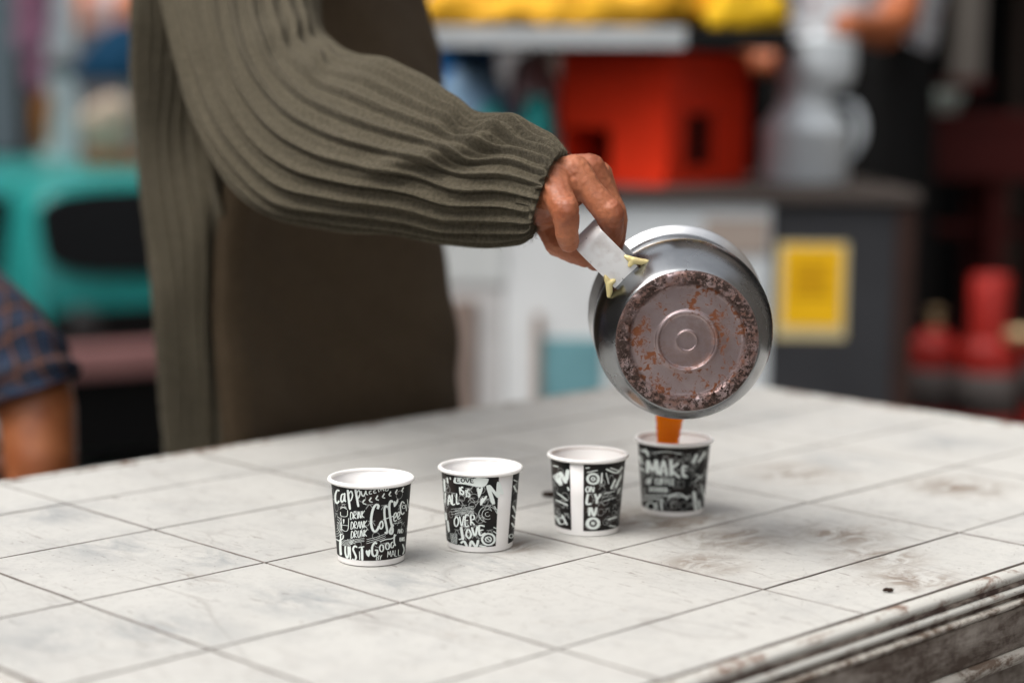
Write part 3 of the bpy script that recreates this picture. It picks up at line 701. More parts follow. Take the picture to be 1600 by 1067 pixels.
# ------------------------------------------------------------------ the man who pours
def finish(me, mat):
    me.materials.clear(); me.materials.append(mat); me.polygons.foreach_set('use_smooth', [True] * len(me.polygons)); return me
def ribp(a, n):
    u = (a * n / (2 * math.pi)) % 1.0 - .5
    return -.6 + 1.9 * math.exp(-(u / .15) ** 2) - .55 * math.exp(-((u - .30) / .10) ** 2)
def build_pourer():
    TY = 1.99; cx0 = W(468, 600, TY).x
    root = thing('person', 'person in a ribbed olive sweater with brown front, pouring from the pot', 'person', (cx0, TY, 0))
    inv = -Vector((cx0, TY, 0))
    def L(v): return Vector(v) + inv
    def H(px, py, y, r): return (L(W(px, py, y)), r)
    hand = [
        [H(700, 275, 1.450, .028), H(800, 290, 1.392, .0265), H(846, 298, 1.354, .0255), H(868, 292, 1.345, .0225)],
        [H(854, 300, 1.350, .0165), H(865, 284, 1.329, .0135), H(871, 303, 1.315, .0108), H(883, 329, 1.303, .0104), H(885, 339, 1.302, .0098), H(885, 362, 1.305, .0086), H(889, 378, 1.312, .0078)],
        [H(858, 290, 1.348, .0175), H(897, 269, 1.335, .0128), H(920, 297, 1.330, .0099), H(949, 330, 1.327, .0104), H(955, 343, 1.329, .0097), H(956, 368, 1.340, .0086), H(932, 402, 1.347, .0080)],
        [H(862, 290, 1.358, .0175), H(920, 267, 1.353, .0128), H(941, 298, 1.352, .0098), H(958, 332, 1.350, .0102), H(961, 346, 1.352, .0096), H(959, 376, 1.361, .0086), H(930, 408, 1.363, .0080)],
        [H(864, 296, 1.374, .0175), H(932, 276, 1.371, .0122), H(947, 305, 1.371, .0096), H(959, 338, 1.371, .0100), H(961, 352, 1.372, .0093), H(957, 384, 1.378, .0085), H(926, 404, 1.380, .0078)],
        [H(852, 312, 1.368, .0190), H(862, 350, 1.372, .0130), H(874, 378, 1.364, .0114), H(900, 394, 1.352, .0092), H(914, 402, 1.348, .0075)],
        [H(858, 300, 1.334, .0140), H(866, 306, 1.322, .0120)]]
    palm = [(L(W(880, 290, 1.349)), (.0205, .034, .0140), np.array(Matrix.Rotation(R(12), 3, 'Y')))]
    tend = [[H(862, 262, 1.340, .0065), H(894, 256, 1.335, .0066)], [H(866, 258, 1.355, .0065), H(916, 254, 1.353, .0066)]]
    tend += [[H(887, 325, 1.299, .0076), H(888, 331, 1.2985, .0076)], [H(956, 328, 1.323, .0080), H(959, 334, 1.323, .0080)]]
    hm = blob_mesh('hand', hand + tend, .0011, 4, palm)
    # wrinkles over the knuckles: small displacement of the skin
    nrm = [v.normal.copy() for v in hm.vertices]; cos_ = [v.co.copy() for v in hm.vertices]
    creases = [(H(883, 329, 1.303, 0)[0], H(885, 362, 1.305, 0)[0]), (H(949, 330, 1.327, 0)[0], H(956, 368, 1.34, 0)[0]), (H(885, 360, 1.305, 0)[0], H(889, 378, 1.312, 0)[0])]
    creases = [(p, (q - p).normalized()) for p, q in creases]
    def skin_d(c):
        d = .00030 * mnoise.noise(Vector((c.x * 420, c.y * 200, c.z * 300))) + .0005 * mnoise.noise(c * 90)
        for p, ax in creases:
            r_ = c - p; rl = r_.length
            if rl < .016: d -= .00065 * (1 - rl / .016) * max(0, math.cos(r_.dot(ax) / .0024 * 2 * math.pi))
        return d
    hm.vertices.foreach_set('co', np.array([c + q * skin_d(c) for c, q in zip(cos_, nrm)], dtype=np.float32).ravel())
    nk = L((cx0 + .02, TY, 1.43)); hd = L((cx0 + .05, TY - .02, 1.60))
    body = blob_mesh('rest', [[(L((cx0, TY, .85)), .085), (L((cx0, TY, 1.1)), .085), (L((cx0 + .0, TY, 1.22)), .085), (nk, .05), (hd, .075)],
        [(hd + Vector((0, 0, .03)), .09), (hd + Vector((.01, 0, .05)), .092)], [(hd + Vector((.03, 0, -.06)), .055), (hd + Vector((.045, 0, -.02)), .06)], [(hd + Vector((.09, 0, -.005)), .016), (hd + Vector((.105, 0, -.025)), .018)],
        [(hd + Vector((.0, .09, -.005)), .02), (hd + Vector((-.005, .092, .02)), .022)], [(hd + Vector((.0, -.09, -.005)), .02), (hd + Vector((-.005, -.092, .02)), .022)],
        [(L(W(370, -200, 1.80)), .05), (L(W(430, 205, 1.60)), .040), H(700, 275, 1.450, .026)],
        [(L((cx0, TY + .17, 1.28)), .045), (L((cx0 - .02, TY + .25, 1.05)), .042), (L((cx0 + .02, TY + .25, .80)), .033), (L((cx0 + .04, TY + .24, .70)), .036)]], .011, 6)
    link(bpy.data.objects.new('body', join_meshes('body', [hm, body], [MAT['skin']])), root)
    hair = blob_mesh('hair', [[(hd + Vector((-.025, 0, .045)), .094), (hd + Vector((-.01, 0, .075)), .088)], [(hd + Vector((-.04, 0, -.02)), .08), (hd + Vector((-.03, 0, .03)), .09)]], .009, 4)
    link(bpy.data.objects.new('hair', finish(hair, MAT['hair'])), root)
    # right sleeve
    st = [(430, -372, 330, -350, 1.93, .03), (455, -330, 240, -285, 1.84, .085), (490, -190, 232, -150, 1.785, .085), (498, -40, 255, -15, 1.73, .082), (500, 38, 283, 105, 1.67, .078), (522, 70, 316, 205, 1.62, .074), (560, 86, 365, 288, 1.57, .070),
          (606, 97, 432, 338, 1.525, .066), (660, 128, 520, 353, 1.487, .063), (706, 158, 610, 360, 1.455, .060), (748, 184, 690, 376, 1.427, .056), (800, 186, 765, 377, 1.397, .051), (850, 212, 812, 374, 1.368, .0475), (880, 236, 832, 366, 1.349, .0455), (887, 241, 836, 364, 1.344, .0445)]
    n, seg = 150, 420; P = interp(st, n); V, UV = [], []
    Dv = FWD
    def fold(s, f):
        # s station 0..13, f 0 (upper edge) .. 1 (lower edge) on the camera side
        h = 0
        for (su, sl, f0, f1, w, amp) in ((10.3, 5.6, .07, .66, .42, .0100), (4.0, 6.0, .03, .34, .30, .0060), (2.9, 3.9, .05, .50, .34, .0050), (8.4, 7.0, .06, .30, .28, .0045), (11.7, 10.6, .25, .75, .35, .0025)):
            sl_ = su + (sl - su) * f; e = smooth(f0 - .12, f0 + .12, f) * (1 - smooth(f1 - .2, f1 + .12, f))
            x = (s - sl_) / w; h += amp * e * (math.exp(-x * x) - .45 * math.exp(-((x - 1.8) / 1.2) ** 2))
        return h
    Ltot = 0; prev = None; cuffdir = (Vector(W(700, 285, 1.42)) - W(846, 300, 1.350)).normalized()
    for i in range(n):
        s = i / (n - 1) * (len(st) - 1) - 1
        U = W(P[i][0], P[i][1], P[i][4]); Lo = W(P[i][2], P[i][3], P[i][4]); c = (U + Lo) / 2; h = (U - Lo) / 2; hl = h.length; hn = h.normalized()
        if prev is not None: Ltot += (c - prev).length
        prev = c; amp0 = .0034 * (1 - .75 * smooth(12.3, 12.9, s))
        for j in range(seg):
            a = 2 * math.pi * j / seg
            f = (1 - math.cos(a)) / 2; side = math.sin(a)    # sin>0: towards the camera
            amp = amp0 * (1 if s > 7 else (.45 + .55 * smooth(0, .3, f)) * (1 - smooth(5, 7, s)) + smooth(5, 7, s))
            wob = .22 * mnoise.noise(Vector((s * .55, f * 2.0, 3.1)))
            d = amp * ribp(a + .10 * wob, 26) + (fold(s, f) if side > 0 else 0) * smooth(.0, .75, side)
            d += .0025 * mnoise.noise(Vector((s * 1.1, math.cos(a) * 1.6, math.sin(a) * 1.6)))
            dirv = (hn * math.cos(a) * P[i][5] + (-Dv) * math.sin(a) * hl); dirv.normalize()
            p = c + h * math.cos(a) - Dv * (P[i][5] * math.sin(a)) + dirv * d
            p = p + cuffdir * (.016 * max(0, math.sin(a)) * smooth(11.2, 13, s))
            V.append(L(p)); UV.append((a * 1.2, Ltot * 14))
    for q, kk in ((.97, .004), (.88, .006), (.82, .012), (.78, .022)):                 # hem turned in
        cdir = (Vector(W(700, 285, 1.42)) - W(846, 300, 1.350)).normalized()
        base = [V[(n - 1) * seg + j] for j in range(seg)]; cc = sum(base, Vector()) / seg
        for j in range(seg): V.append(cc + (base[j] - cc) * q + cdir * (kk - .004)); UV.append((j / seg * 7.5, Ltot * 14))
    slv = fix_normals(mesh_obj('sweater_sleeve', V, grid_faces(n + 4, seg), MAT['knit'], root, True, UV))
    rf = np.random.RandomState(5); me_ = slv.data; co = np.empty(len(me_.vertices) * 3, dtype=np.float32); me_.vertices.foreach_get('co', co); co = co.reshape(-1, 3); no = np.array([v.normal[:] for v in me_.vertices])
    idx = rf.randint(20 * seg, n * seg, 36000); p_ = co[idx] + rf.normal(0, .0012, (len(idx), 3)); dr = no[idx] + rf.normal(0, .75, (len(idx), 3)); dr /= np.linalg.norm(dr, axis=1)[:, None]
    sd_ = np.cross(dr, rf.normal(0, 1, (len(idx), 3))); sd_ /= np.linalg.norm(sd_, axis=1)[:, None]; ln_ = rf.uniform(.0015, .0045, (len(idx), 1))
    p_ -= no[idx] * .0008
    vf = np.stack([p_ - sd_ * .00007, p_ + sd_ * .00007, p_ + dr * ln_ + no[idx] * .001], 1).reshape(-1, 3)
    fz = mesh_obj('wool_fuzz', vf, [(3 * q, 3 * q + 1, 3 * q + 2) for q in range(len(idx))], MAT['knit'], root, False); fz['kind'] = 'stuff'
    # torso of the sweater: plan outline through (pixel, distance) points, its front leaning on the table edge
    tab = [(900, 256, 706), (720, 252, 706), (600, 245, 704), (450, 235, 697), (300, 219, 686), (200, 211, 678), (100, 206, 669), (0, 213, 660), (-100, 222, 645), (-230, 235, 625), (-330, 240, 620), (-400, 240, 620)]
    zs = np.linspace(.56, 1.43, 130)
    def outline(z, m=240):
        py = 146 + (1.077 - z) * F / 1.85
        xl = np.interp(-py, [-t[0] for t in tab], [t[1] for t in tab]); xr = np.interp(-py, [-t[0] for t in tab], [t[2] for t in tab]); sx = 330 + 22 * smooth(720, 300, py) + 14 * math.sin(py / 90.)
        pts = [(sx, 1.742), ((sx + xr) / 2 - 60, 1.828), ((sx + xr) / 2 + 70, 1.905), (xr - 22, 1.968), (xr, 2.02), (xr - 40, 2.13), (545, 2.18), (400, 2.14), (xl + 45, 2.0), (xl, 1.86), (xl + .5 * (sx - xl), 1.772)]
        P = np.array([W(x, 400, y)[:2] for x, y in pts]); P = np.vstack([P, P[:1]])
        n_ = len(P) - 1; out = []
        for k_ in range(m):
            t = k_ / m * n_; i_ = int(t); f = t - i_; p0, p1, p2, p3 = P[(i_ - 1) % n_], P[i_], P[(i_ + 1) % n_], P[(i_ + 2) % n_]
            out.append(.5 * ((2 * p1) + (-p0 + p2) * f + (2 * p0 - 5 * p1 + 4 * p2 - p3) * f * f + (-p0 + 3 * p1 - 3 * p2 + p3) * f ** 3))
        out = np.array(out); c = out.mean(0); sh = 1 - .66 * smooth(1.27, 1.43, z) ** 1.3
        return c + (out - c) * sh
    RG = [outline(z) for z in zs]
    def torso(name, k0, k1, sub, ribs, amp, off, mat, edge):
        V, UV = [], []; nn = (k1 - k0) * sub
        for z, O in zip(zs, RG):
            m = len(O); arc = 0
            py = 146 + (1.077 - z) * F / 1.85
            for j in range(nn + 1):
                kf = k0 + j / sub; a_ = int(math.floor(kf)); f = kf - a_
                p = O[a_ % m] * (1 - f) + O[(a_ + 1) % m] * f; t = O[(a_ + 2) % m] - O[(a_ - 2) % m]; t = t / (np.linalg.norm(t) + 1e-9); nrm = np.array((t[1], -t[0]))
                if j: arc += np.linalg.norm(p - last)
                last = p; u = j / nn
                wv = .010 * math.sin(py / 75. + arc * 9) + .008 * mnoise.noise(Vector((py / 110., arc * 7, 1.7)))
                d = off + (amp * ribp((arc + wv) / .0225 * 2 * math.pi, 1) if ribs else 0)
                d += .005 * mnoise.noise(Vector((arc * 9, py / 200., 5.2)))
                if not ribs: d += .011 * mnoise.noise(Vector((arc * 5 + py / 190., py / 260., 2.2))) + .004 * mnoise.noise(Vector((arc * 16 - py / 80., py / 120., 7.2))) + .0035 * math.exp(-((u - .05) / .02) ** 2)
                if edge: d -= .010 * (1 - smooth(0, .025, min(u, 1 - u)))
                V.append(L((p[0] + nrm[0] * d, p[1] + nrm[1] * d, z))); UV.append((arc * 14, z * 14))
        return fix_normals(mesh_obj(name, V, grid_faces(len(zs), nn + 1, False), mat, root, True, UV))
    torso('sweater_back', 125, 252, 3, 1, .0072, -.008, MAT['knit'], False)
    fp = torso('sweater_front', 0, 130, 1, 0, 0, .006, MAT['knitdark'], True)
    fp['label'] = 'plain dark brown front of the sweater'
    # left sleeve on the far side
    tube('sweater_sleeve', [(*L((cx0, TY + .17, 1.33)), .085), (*L((cx0 - .01, TY + .215, 1.2)), .075), (*L((cx0 - .02, TY + .25, 1.05)), .068), (*L((cx0 + .0, TY + .255, .9)), .058), (*L((cx0 + .02, TY + .25, .80)), .045)], MAT['knit'], root, 60, 40, True, lambda t, a: 1 + .03 * ribp(a, 15))
    tr = blob_mesh('trousers', [[(L((cx0, TY - .05, .80)), .075), (L((cx0, TY - .06, .5)), .075), (L((cx0 - .01, TY - .07, .10)), .06)], [(L((cx0, TY + .06, .80)), .08), (L((cx0, TY + .1, .5)), .085), (L((cx0 - .01, TY + .1, .10)), .062)]], .014, 5)
    link(bpy.data.objects.new('trousers', finish(tr, MAT['trouser'])), root)
    for s in (-1, 1):
        sh = blob_mesh('shoe', [[(L((cx0 - .04, TY + s * .1, .045)), .044), (L((cx0 + .06, TY + s * .105, .04)), .042), (L((cx0 + .16, TY + s * .115, .032)), .033)]], .008, 4)
        link(bpy.data.objects.new('shoe', finish(sh, MAT['shoe'])), root)
build_pourer()

# ------------------------------------------------------------------ seated person at the left edge
def build_seated():
    bx, by = -.86, 2.20
    st = thing('stool', 'brown wooden stool under the person in the plaid shirt', 'stool', (bx, by, 0))
    box('seat', (-.17, -.17, .41), (.17, .17, .44), MAT['wood'], st, .006)
    for x in (-.13, .13):
        for y in (-.13, .13): box('leg', (x - .02, y - .02, 0), (x + .02, y + .02, .41), MAT['wood'], st, .003)
    root = thing('person', 'person in a dark plaid shirt with rolled sleeve, at the left edge', 'person', (bx, by, 0))
    o = -Vector((bx, by, 0)); L = lambda v: Vector(v) + o
    sh = W(-230, 330, 2.12); el = W(38, 575, 1.97); wr = W(62, 860, 1.92); hn = W(64, 980, 1.91)
    nk = Vector((bx + .03, by, .98)); hd = nk + Vector((.03, -.015, .155)); fd = Vector((.86, -.51, 0)); pd = Vector((.51, .86, 0))
    ch = [[(L(sh), .055), (L(el), .047), (L(W(58, 640, 1.95)), .0425), (L(W(64, 720, 1.93)), .0395), (L(wr), .030), (L(hn), .034), (L(hn) + Vector((.03, -.02, -.05)), .022)],
          [(L((bx, by, .58)), .12), (L((bx, by, .85)), .12), (L(nk), .055), (L(hd), .07)], [(L(hd), .085), (L(hd) + Vector((.01, 0, .06)), .09)], [(L(hd) + fd * .045 + Vector((0, 0, -.055)), .045), (L(hd) + fd * .055 + Vector((0, 0, -.065)), .036)],
          [(L(hd) + fd * .086 + Vector((0, 0, .03)), .011), (L(hd) + fd * .104 + Vector((0, 0, -.008)), .014)], [(L(hd) + fd * .09 + pd * .02 + Vector((0, 0, -.043)), .009), (L(hd) + fd * .09 - pd * .02 + Vector((0, 0, -.043)), .009)],
          [(L(hd) + fd * .075 + pd * .045 + Vector((0, 0, .047)), .013), (L(hd) + fd * .086 + Vector((0, 0, .05)), .013), (L(hd) + fd * .075 - pd * .045 + Vector((0, 0, .047)), .013)],
          [(L(hd) + pd * .088 + Vector((0, 0, -.01)), .014), (L(hd) + pd * .094 + Vector((0, 0, .02)), .017)], [(L(hd) - pd * .088 + Vector((0, 0, -.01)), .014), (L(hd) - pd * .094 + Vector((0, 0, .02)), .017)],
          [(L((bx, by + .2, .92)), .055), (L((bx + .02, by + .25, .66)), .045), (L((bx + .16, by + .22, .58)), .032), (L((bx + .22, by + .2, .57)), .03)]]
    for s in (-.02, .02):
        ch.append([(L(hn) + Vector((.04, -.03 + s, -.03)), .011), (L(hn) + Vector((.09, -.04 + s, -.06)), .009)])
    me = blob_mesh('body', ch, .008, 5)
    link(bpy.data.objects.new('body', finish(me, MAT['skin2'])), root)
    tube('shirt', [(*L((bx - .01, by, .46)), .17), (*L((bx, by, .62)), .165), (*L((bx, by, .80)), .18), (*L((bx + .01, by, .92)), .175), (*L((bx + .02, by, .98)), .09), (*L((bx + .025, by, 1.0)), .065)], MAT['plaid'], root, 48, 40)
    tube('shirt_sleeve', [(*L((bx + .08, by - .05, .91)), .085), (*L(sh), .078), (*L(W(-110, 455, 2.05)), .070), (*L(W(-20, 530, 1.99)), .064), (*L(W(22, 573, 1.965)), .057), (*L(W(42, 603, 1.955)), .0535), (*L(W(48, 616, 1.953)), .050)], MAT['plaid'], root, 48, 60, True,
         lambda t, a: 1 + .05 * math.sin(t * 34 + 2 * a) * smooth(.45, .75, t) + .03 * math.sin(3 * a + t * 9) + (.06 if .86 < t < .97 else 0))
    tube('shirt_sleeve', [(*L((bx, by + .12, .94)), .085), (*L((bx, by + .2, .9)), .075), (*L((bx + .04, by + .25, .70)), .065), (*L((bx + .1, by + .25, .65)), .055)], MAT['plaid'], root, 30, 24)
    tr = blob_mesh('trousers', [[(L((bx, by - .09, .53)), .095), (L((bx + .40, by - .16, .50)), .075), (L((bx + .42, by - .16, .12)), .052)], [(L((bx, by + .09, .53)), .095), (L((bx + .40, by + .12, .50)), .075), (L((bx + .42, by + .12, .12)), .052)]], .014, 5)
    link(bpy.data.objects.new('trousers', finish(tr, MAT['trouser'])), root)
    for s in (-.16, .12):
        sm = blob_mesh('shoe', [[(L((bx + .40, by + s, .045)), .042), (L((bx + .56, by + s, .034)), .034)]], .01, 4)
        link(bpy.data.objects.new('shoe', finish(sm, MAT['shoe'])), root)
    hr = blob_mesh('hair', [[(L(hd) - fd * .012 + Vector((0, 0, .075)), .094), (L(hd) - fd * .035 + Vector((0, 0, .02)), .080)]], .008, 3)
    link(bpy.data.objects.new('hair', finish(hr, MAT['hair'])), root)
    for sg in (-1, 1):
        c_ = L(hd) + fd * .073 + pd * (.031 * sg) + Vector((0, 0, .018))
        ey = blob_mesh('eye', [[(c_, .0115), (c_ + pd * .001, .0115)]], .003, 1); eo = link(bpy.data.objects.new('eye', finish(ey, plain('eye_white', (.6, .57, .53), .2, 0, .05, 20, 0))), root)
        iz = blob_mesh('iris', [[(c_ + fd * .0085, .0055), (c_ + fd * .009, .0055)]], .0018, 1); link(bpy.data.objects.new('iris', finish(iz, MAT['hair'])), eo)
build_seated()

# ------------------------------------------------------------------ stall behind
def X(px, y): return W(px, 400, y).x
def Zp(py, y): return W(800, py, y).z
def lump(name, pts, mat, parent=None, vox=.012, disp=.012, fr=9, it=4):
    me = blob_mesh(name, [[(Vector(p), r) for p, r in c] for c in pts], vox, it)
    nr = [v.normal.copy() for v in me.vertices]; co = [v.co.copy() for v in me.vertices]
    me.vertices.foreach_set('co', np.array([c + q * disp * (mnoise.noise(c * fr) + .5 * mnoise.noise(c * fr * 2.7)) for c, q in zip(co, nr)], dtype=np.float32).ravel())
    return link(bpy.data.objects.new(name, finish(me, mat)), parent)
CT = .905
MAT['counterdark'] = plain('charcoal_sheet_metal', (.040, .041, .045), .5, 0, .3, 9, .2)
MAT['countertop'] = plain('grimy_counter_top', (.075, .062, .055), .6, 0, .4, 14, .3)
MAT['sheetA'] = plain('streaked_pale_sheet', (.62, .61, .60), .55, 0, .35, 5, .2)
MAT['sheetB'] = plain('whitewashed_sheet', (.78, .80, .80), .5, 0, .22, 6, .2)
MAT['sheetC'] = plain('galvanised_sheet', (.66, .70, .72), .45, 0, .25, 7, .2)
MAT['red'] = plain('red_enamel_paint', (.85, .042, .012), .5, 0, .18, 9, .1)
MAT['redside'] = MAT['red']
MAT['soot'] = plain('soot_black', (.008, .008, .008), .9, 0, .3, 20, .2)
MAT['alu'] = plain('dull_aluminium', (.70, .75, .78), .45, .12, .2, 14, .1)
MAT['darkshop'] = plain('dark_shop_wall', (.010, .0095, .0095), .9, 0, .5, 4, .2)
MAT['darkred'] = plain('dark_red_wood', (.045, .006, .005), .6, 0, .4, 12, .2)
def build_counter():
    x0, x1 = X(560, 3.5), X(1422, 3.5)
    r = thing('counter', 'tea stall counter with pale sheet metal panels and charcoal right end', 'counter', ((x0 + x1) / 2, 3.8, 0)); o = -Vector(((x0 + x1) / 2, 3.8, 0))
    def b(name, lo, hi, mat, bev=.003): return box(name, Vector(lo) + o, Vector(hi) + o, mat, r, bev)
    b('carcass', (x0, 3.5, .0), (x1, 4.15, .880), MAT['counterdark'])
    b('counter_top', (x0 - .01, 3.47, .8805), (x1 + .012, 4.17, CT), MAT['countertop'], .005)
    for a, c, m in ((560, 700, 'sheetA'), (700, 786, 'sheetA'), (788, 964, 'sheetB'), (966, 1203, 'sheetC')):
        b('sheet_panel', (X(a, 3.5), 3.486, .02), (X(c, 3.5), 3.4985, .876), MAT[m])
    b('sheet_panel', (X(1206, 3.5), 3.487, .02), (x1 - .004, 3.4985, .876), MAT['counterdark'])
    b('edge_strip', (x1 - .03, 3.478, .02), (x1 + .004, 3.4865, .872), plain('rusty_edge', (.04, .022, .018), .7), .001)
    b('teal_patch', (X(845, 3.48), 3.481, Zp(640, 3.48)), (X(945, 3.48), 3.4852, Zp(528, 3.48)), plain('faded_teal_paint', (.17, .36, .40), .6, 0, .3, 9))
    b('stained_board', (X(705, 3.48), 3.474, Zp(660, 3.48)), (X(745, 3.48), 3.4852, Zp(470, 3.48)), plain('stained_wood', (.26, .20, .17), .7, 0, .3, 9))
    b('stained_board', (X(836, 3.48), 3.474, Zp(660, 3.48)), (X(848, 3.48), 3.4852, Zp(490, 3.48)), plain('stained_wood_b', (.30, .21, .16), .7, 0, .3, 9))
    b('paper_notice', (X(690, 3.48), 3.481, Zp(445, 3.48)), (X(790, 3.48), 3.4852, Zp(372, 3.48)), plain('white_paper', (.62, .64, .63), .7, 0, .1))
    b('paper_notice', (X(1100, 3.48), 3.481, Zp(395, 3.48)), (X(1200, 3.48), 3.4852, Zp(338, 3.48)), plain('tan_paper', (.36, .30, .26), .7, 0, .2))
    p = thing('poster', 'yellow paper notice stuck on the charcoal end of the counter', 'poster', (X(1270, 3.48), 3.4866, Zp(525, 3.48)))
    w, h = X(1325, 3.48) - X(1215, 3.48), Zp(375, 3.48) - Zp(525, 3.48)
    box('sheet', (-w / 2, -.0022, 0), (w / 2, -.0004, h), plain('pale_poster_margin', (.66, .56, .32), .6, 0, .1), p)
    box('printed_field', (-w / 2 + .012, -.0036, .022), (w / 2 - .010, -.0024, h - .008), plain('yellow_poster_print', (.88, .50, .012), .6, 0, .12), p)
    for i in range(5): box('print_line', (-w / 2 + .03, -.0046, h - .045 - i * .014), (w / 2 - .03 - .008 * (i % 2), -.0038, h - .038 - i * .014), plain('ochre_print', (.52, .26, .008), .6), p)
build_counter()

AL = R(35)
CC = Vector((X(1037, 3.56), 3.56, CT + .0005))
def build_cabinet():
    r = thing('red_cabinet', 'red painted metal cabinet with dark openings standing on the counter', 'cabinet', CC, (0, 0, -AL))
    l, w, h, t = .242, .33, .252, .006
    m, ms = MAT['red'], MAT['redside']
    b = lambda n, lo, hi, mm, bev=.0015: box(n, lo, hi, mm, r, bev)
    b('front_panel', (-l, 0, .106), (-.0002, t, h), m); b('front_panel', (-l + .118, 0, .012), (-.0002, t, .1058), m); b('base_frame', (-l, -.004, 0), (0, w, .0118), m)
    b('side_panel', (-t, t + .0005, .135), (0, w, h), ms); b('side_panel', (-t, t + .0005, .012), (0, .085, .1348), ms); b('side_panel', (-t, .165, .012), (0, w, .1348), ms); b('side_panel', (-t, .0852, .012), (0, .1648, .035), ms)
    b('back_panel', (-l, w - t, .012), (-t - .0005, w - .0005, h), ms); b('left_panel', (-l, t + .0005, .012), (-l + t, w - t - .0005, h), ms)
    b('firebox', (-l + .012, .14, .013), (-.012, .30, .2), MAT['soot'])
    b('corner_angle', (-.012, -.003, .012), (.003, -.0002, h), m, .0005); b('window_frame', (.0003, .078, .028), (.004, .0848, .142), MAT['soot'], .0005); b('window_frame', (.0003, .1652, .028), (.004, .172, .142), MAT['soot'], .0005)
    b('roof_sheet', (-l - .004, -.004, h + .0003), (.004, w, h + .004), MAT['soot'])
    s = thing('metal_shelf', 'long grey metal shelf lying across the top of the red cabinet', 'shelf', CC + Vector((0, 0, h + .0045)), (0, 0, -R(12)))
    box('shelf_edge', (-.47, -.105, .0), (.045, -.0952, .036), plain('grey_painted_edge', (.44, .46, .47), .5, .2, .2, 10), s, .002)
    box('shelf_board', (-.47, -.095, .004), (.23, .36, .022), MAT['soot'], s, .002)
    box('shelf_end', (.0452, -.105, .0), (.235, -.0954, .036), MAT['soot'], s, .002)
    for xx in (-.455, -.3): box('shelf_leg', (xx, .30, -(h + .0045)), (xx + .014, .314, .0035), MAT['soot'], s)
    z = CC.z + h + .0265; Rz = Matrix.Rotation(-R(12), 3, 'Z')
    def q(x, y, zz): return CC * 1 + Rz @ Vector((x, y, 0)) + Vector((0, 0, z - CC.z + zz))
    om = plain('orange_yellow_tarp', (.93, .45, .035), .5, 0, .25, 8, .5, .01); ym = plain('deep_yellow_plastic', (.85, .50, .012), .45, 0, .2, 8, .4, .01)
    a = lump('tarp_bundle', [[(q(-.40, .05, .075), .068), (q(-.2, .03, .085), .078), (q(.0, .04, .085), .076)], [(q(-.42, .0, .05), .045), (q(-.05, -.02, .05), .045)], [(q(-.3, .1, .12), .07), (q(-.1, .1, .12), .07)]], om, None, .009, .020, 22, 2)
    tag(a, 'orange yellow tarpaulin bundle lying along the grey shelf', 'tarpaulin')
    a = lump('plastic_sack', [[(q(.135, .02, .06), .055), (q(.155, .04, .13), .055)], [(q(.10, .0, .045), .038), (q(.185, .02, .045), .04)]], ym, None, .009, .014, 24, 2)
    tag(a, 'deep yellow plastic sack at the right end of the grey shelf', 'sack')
build_cabinet()

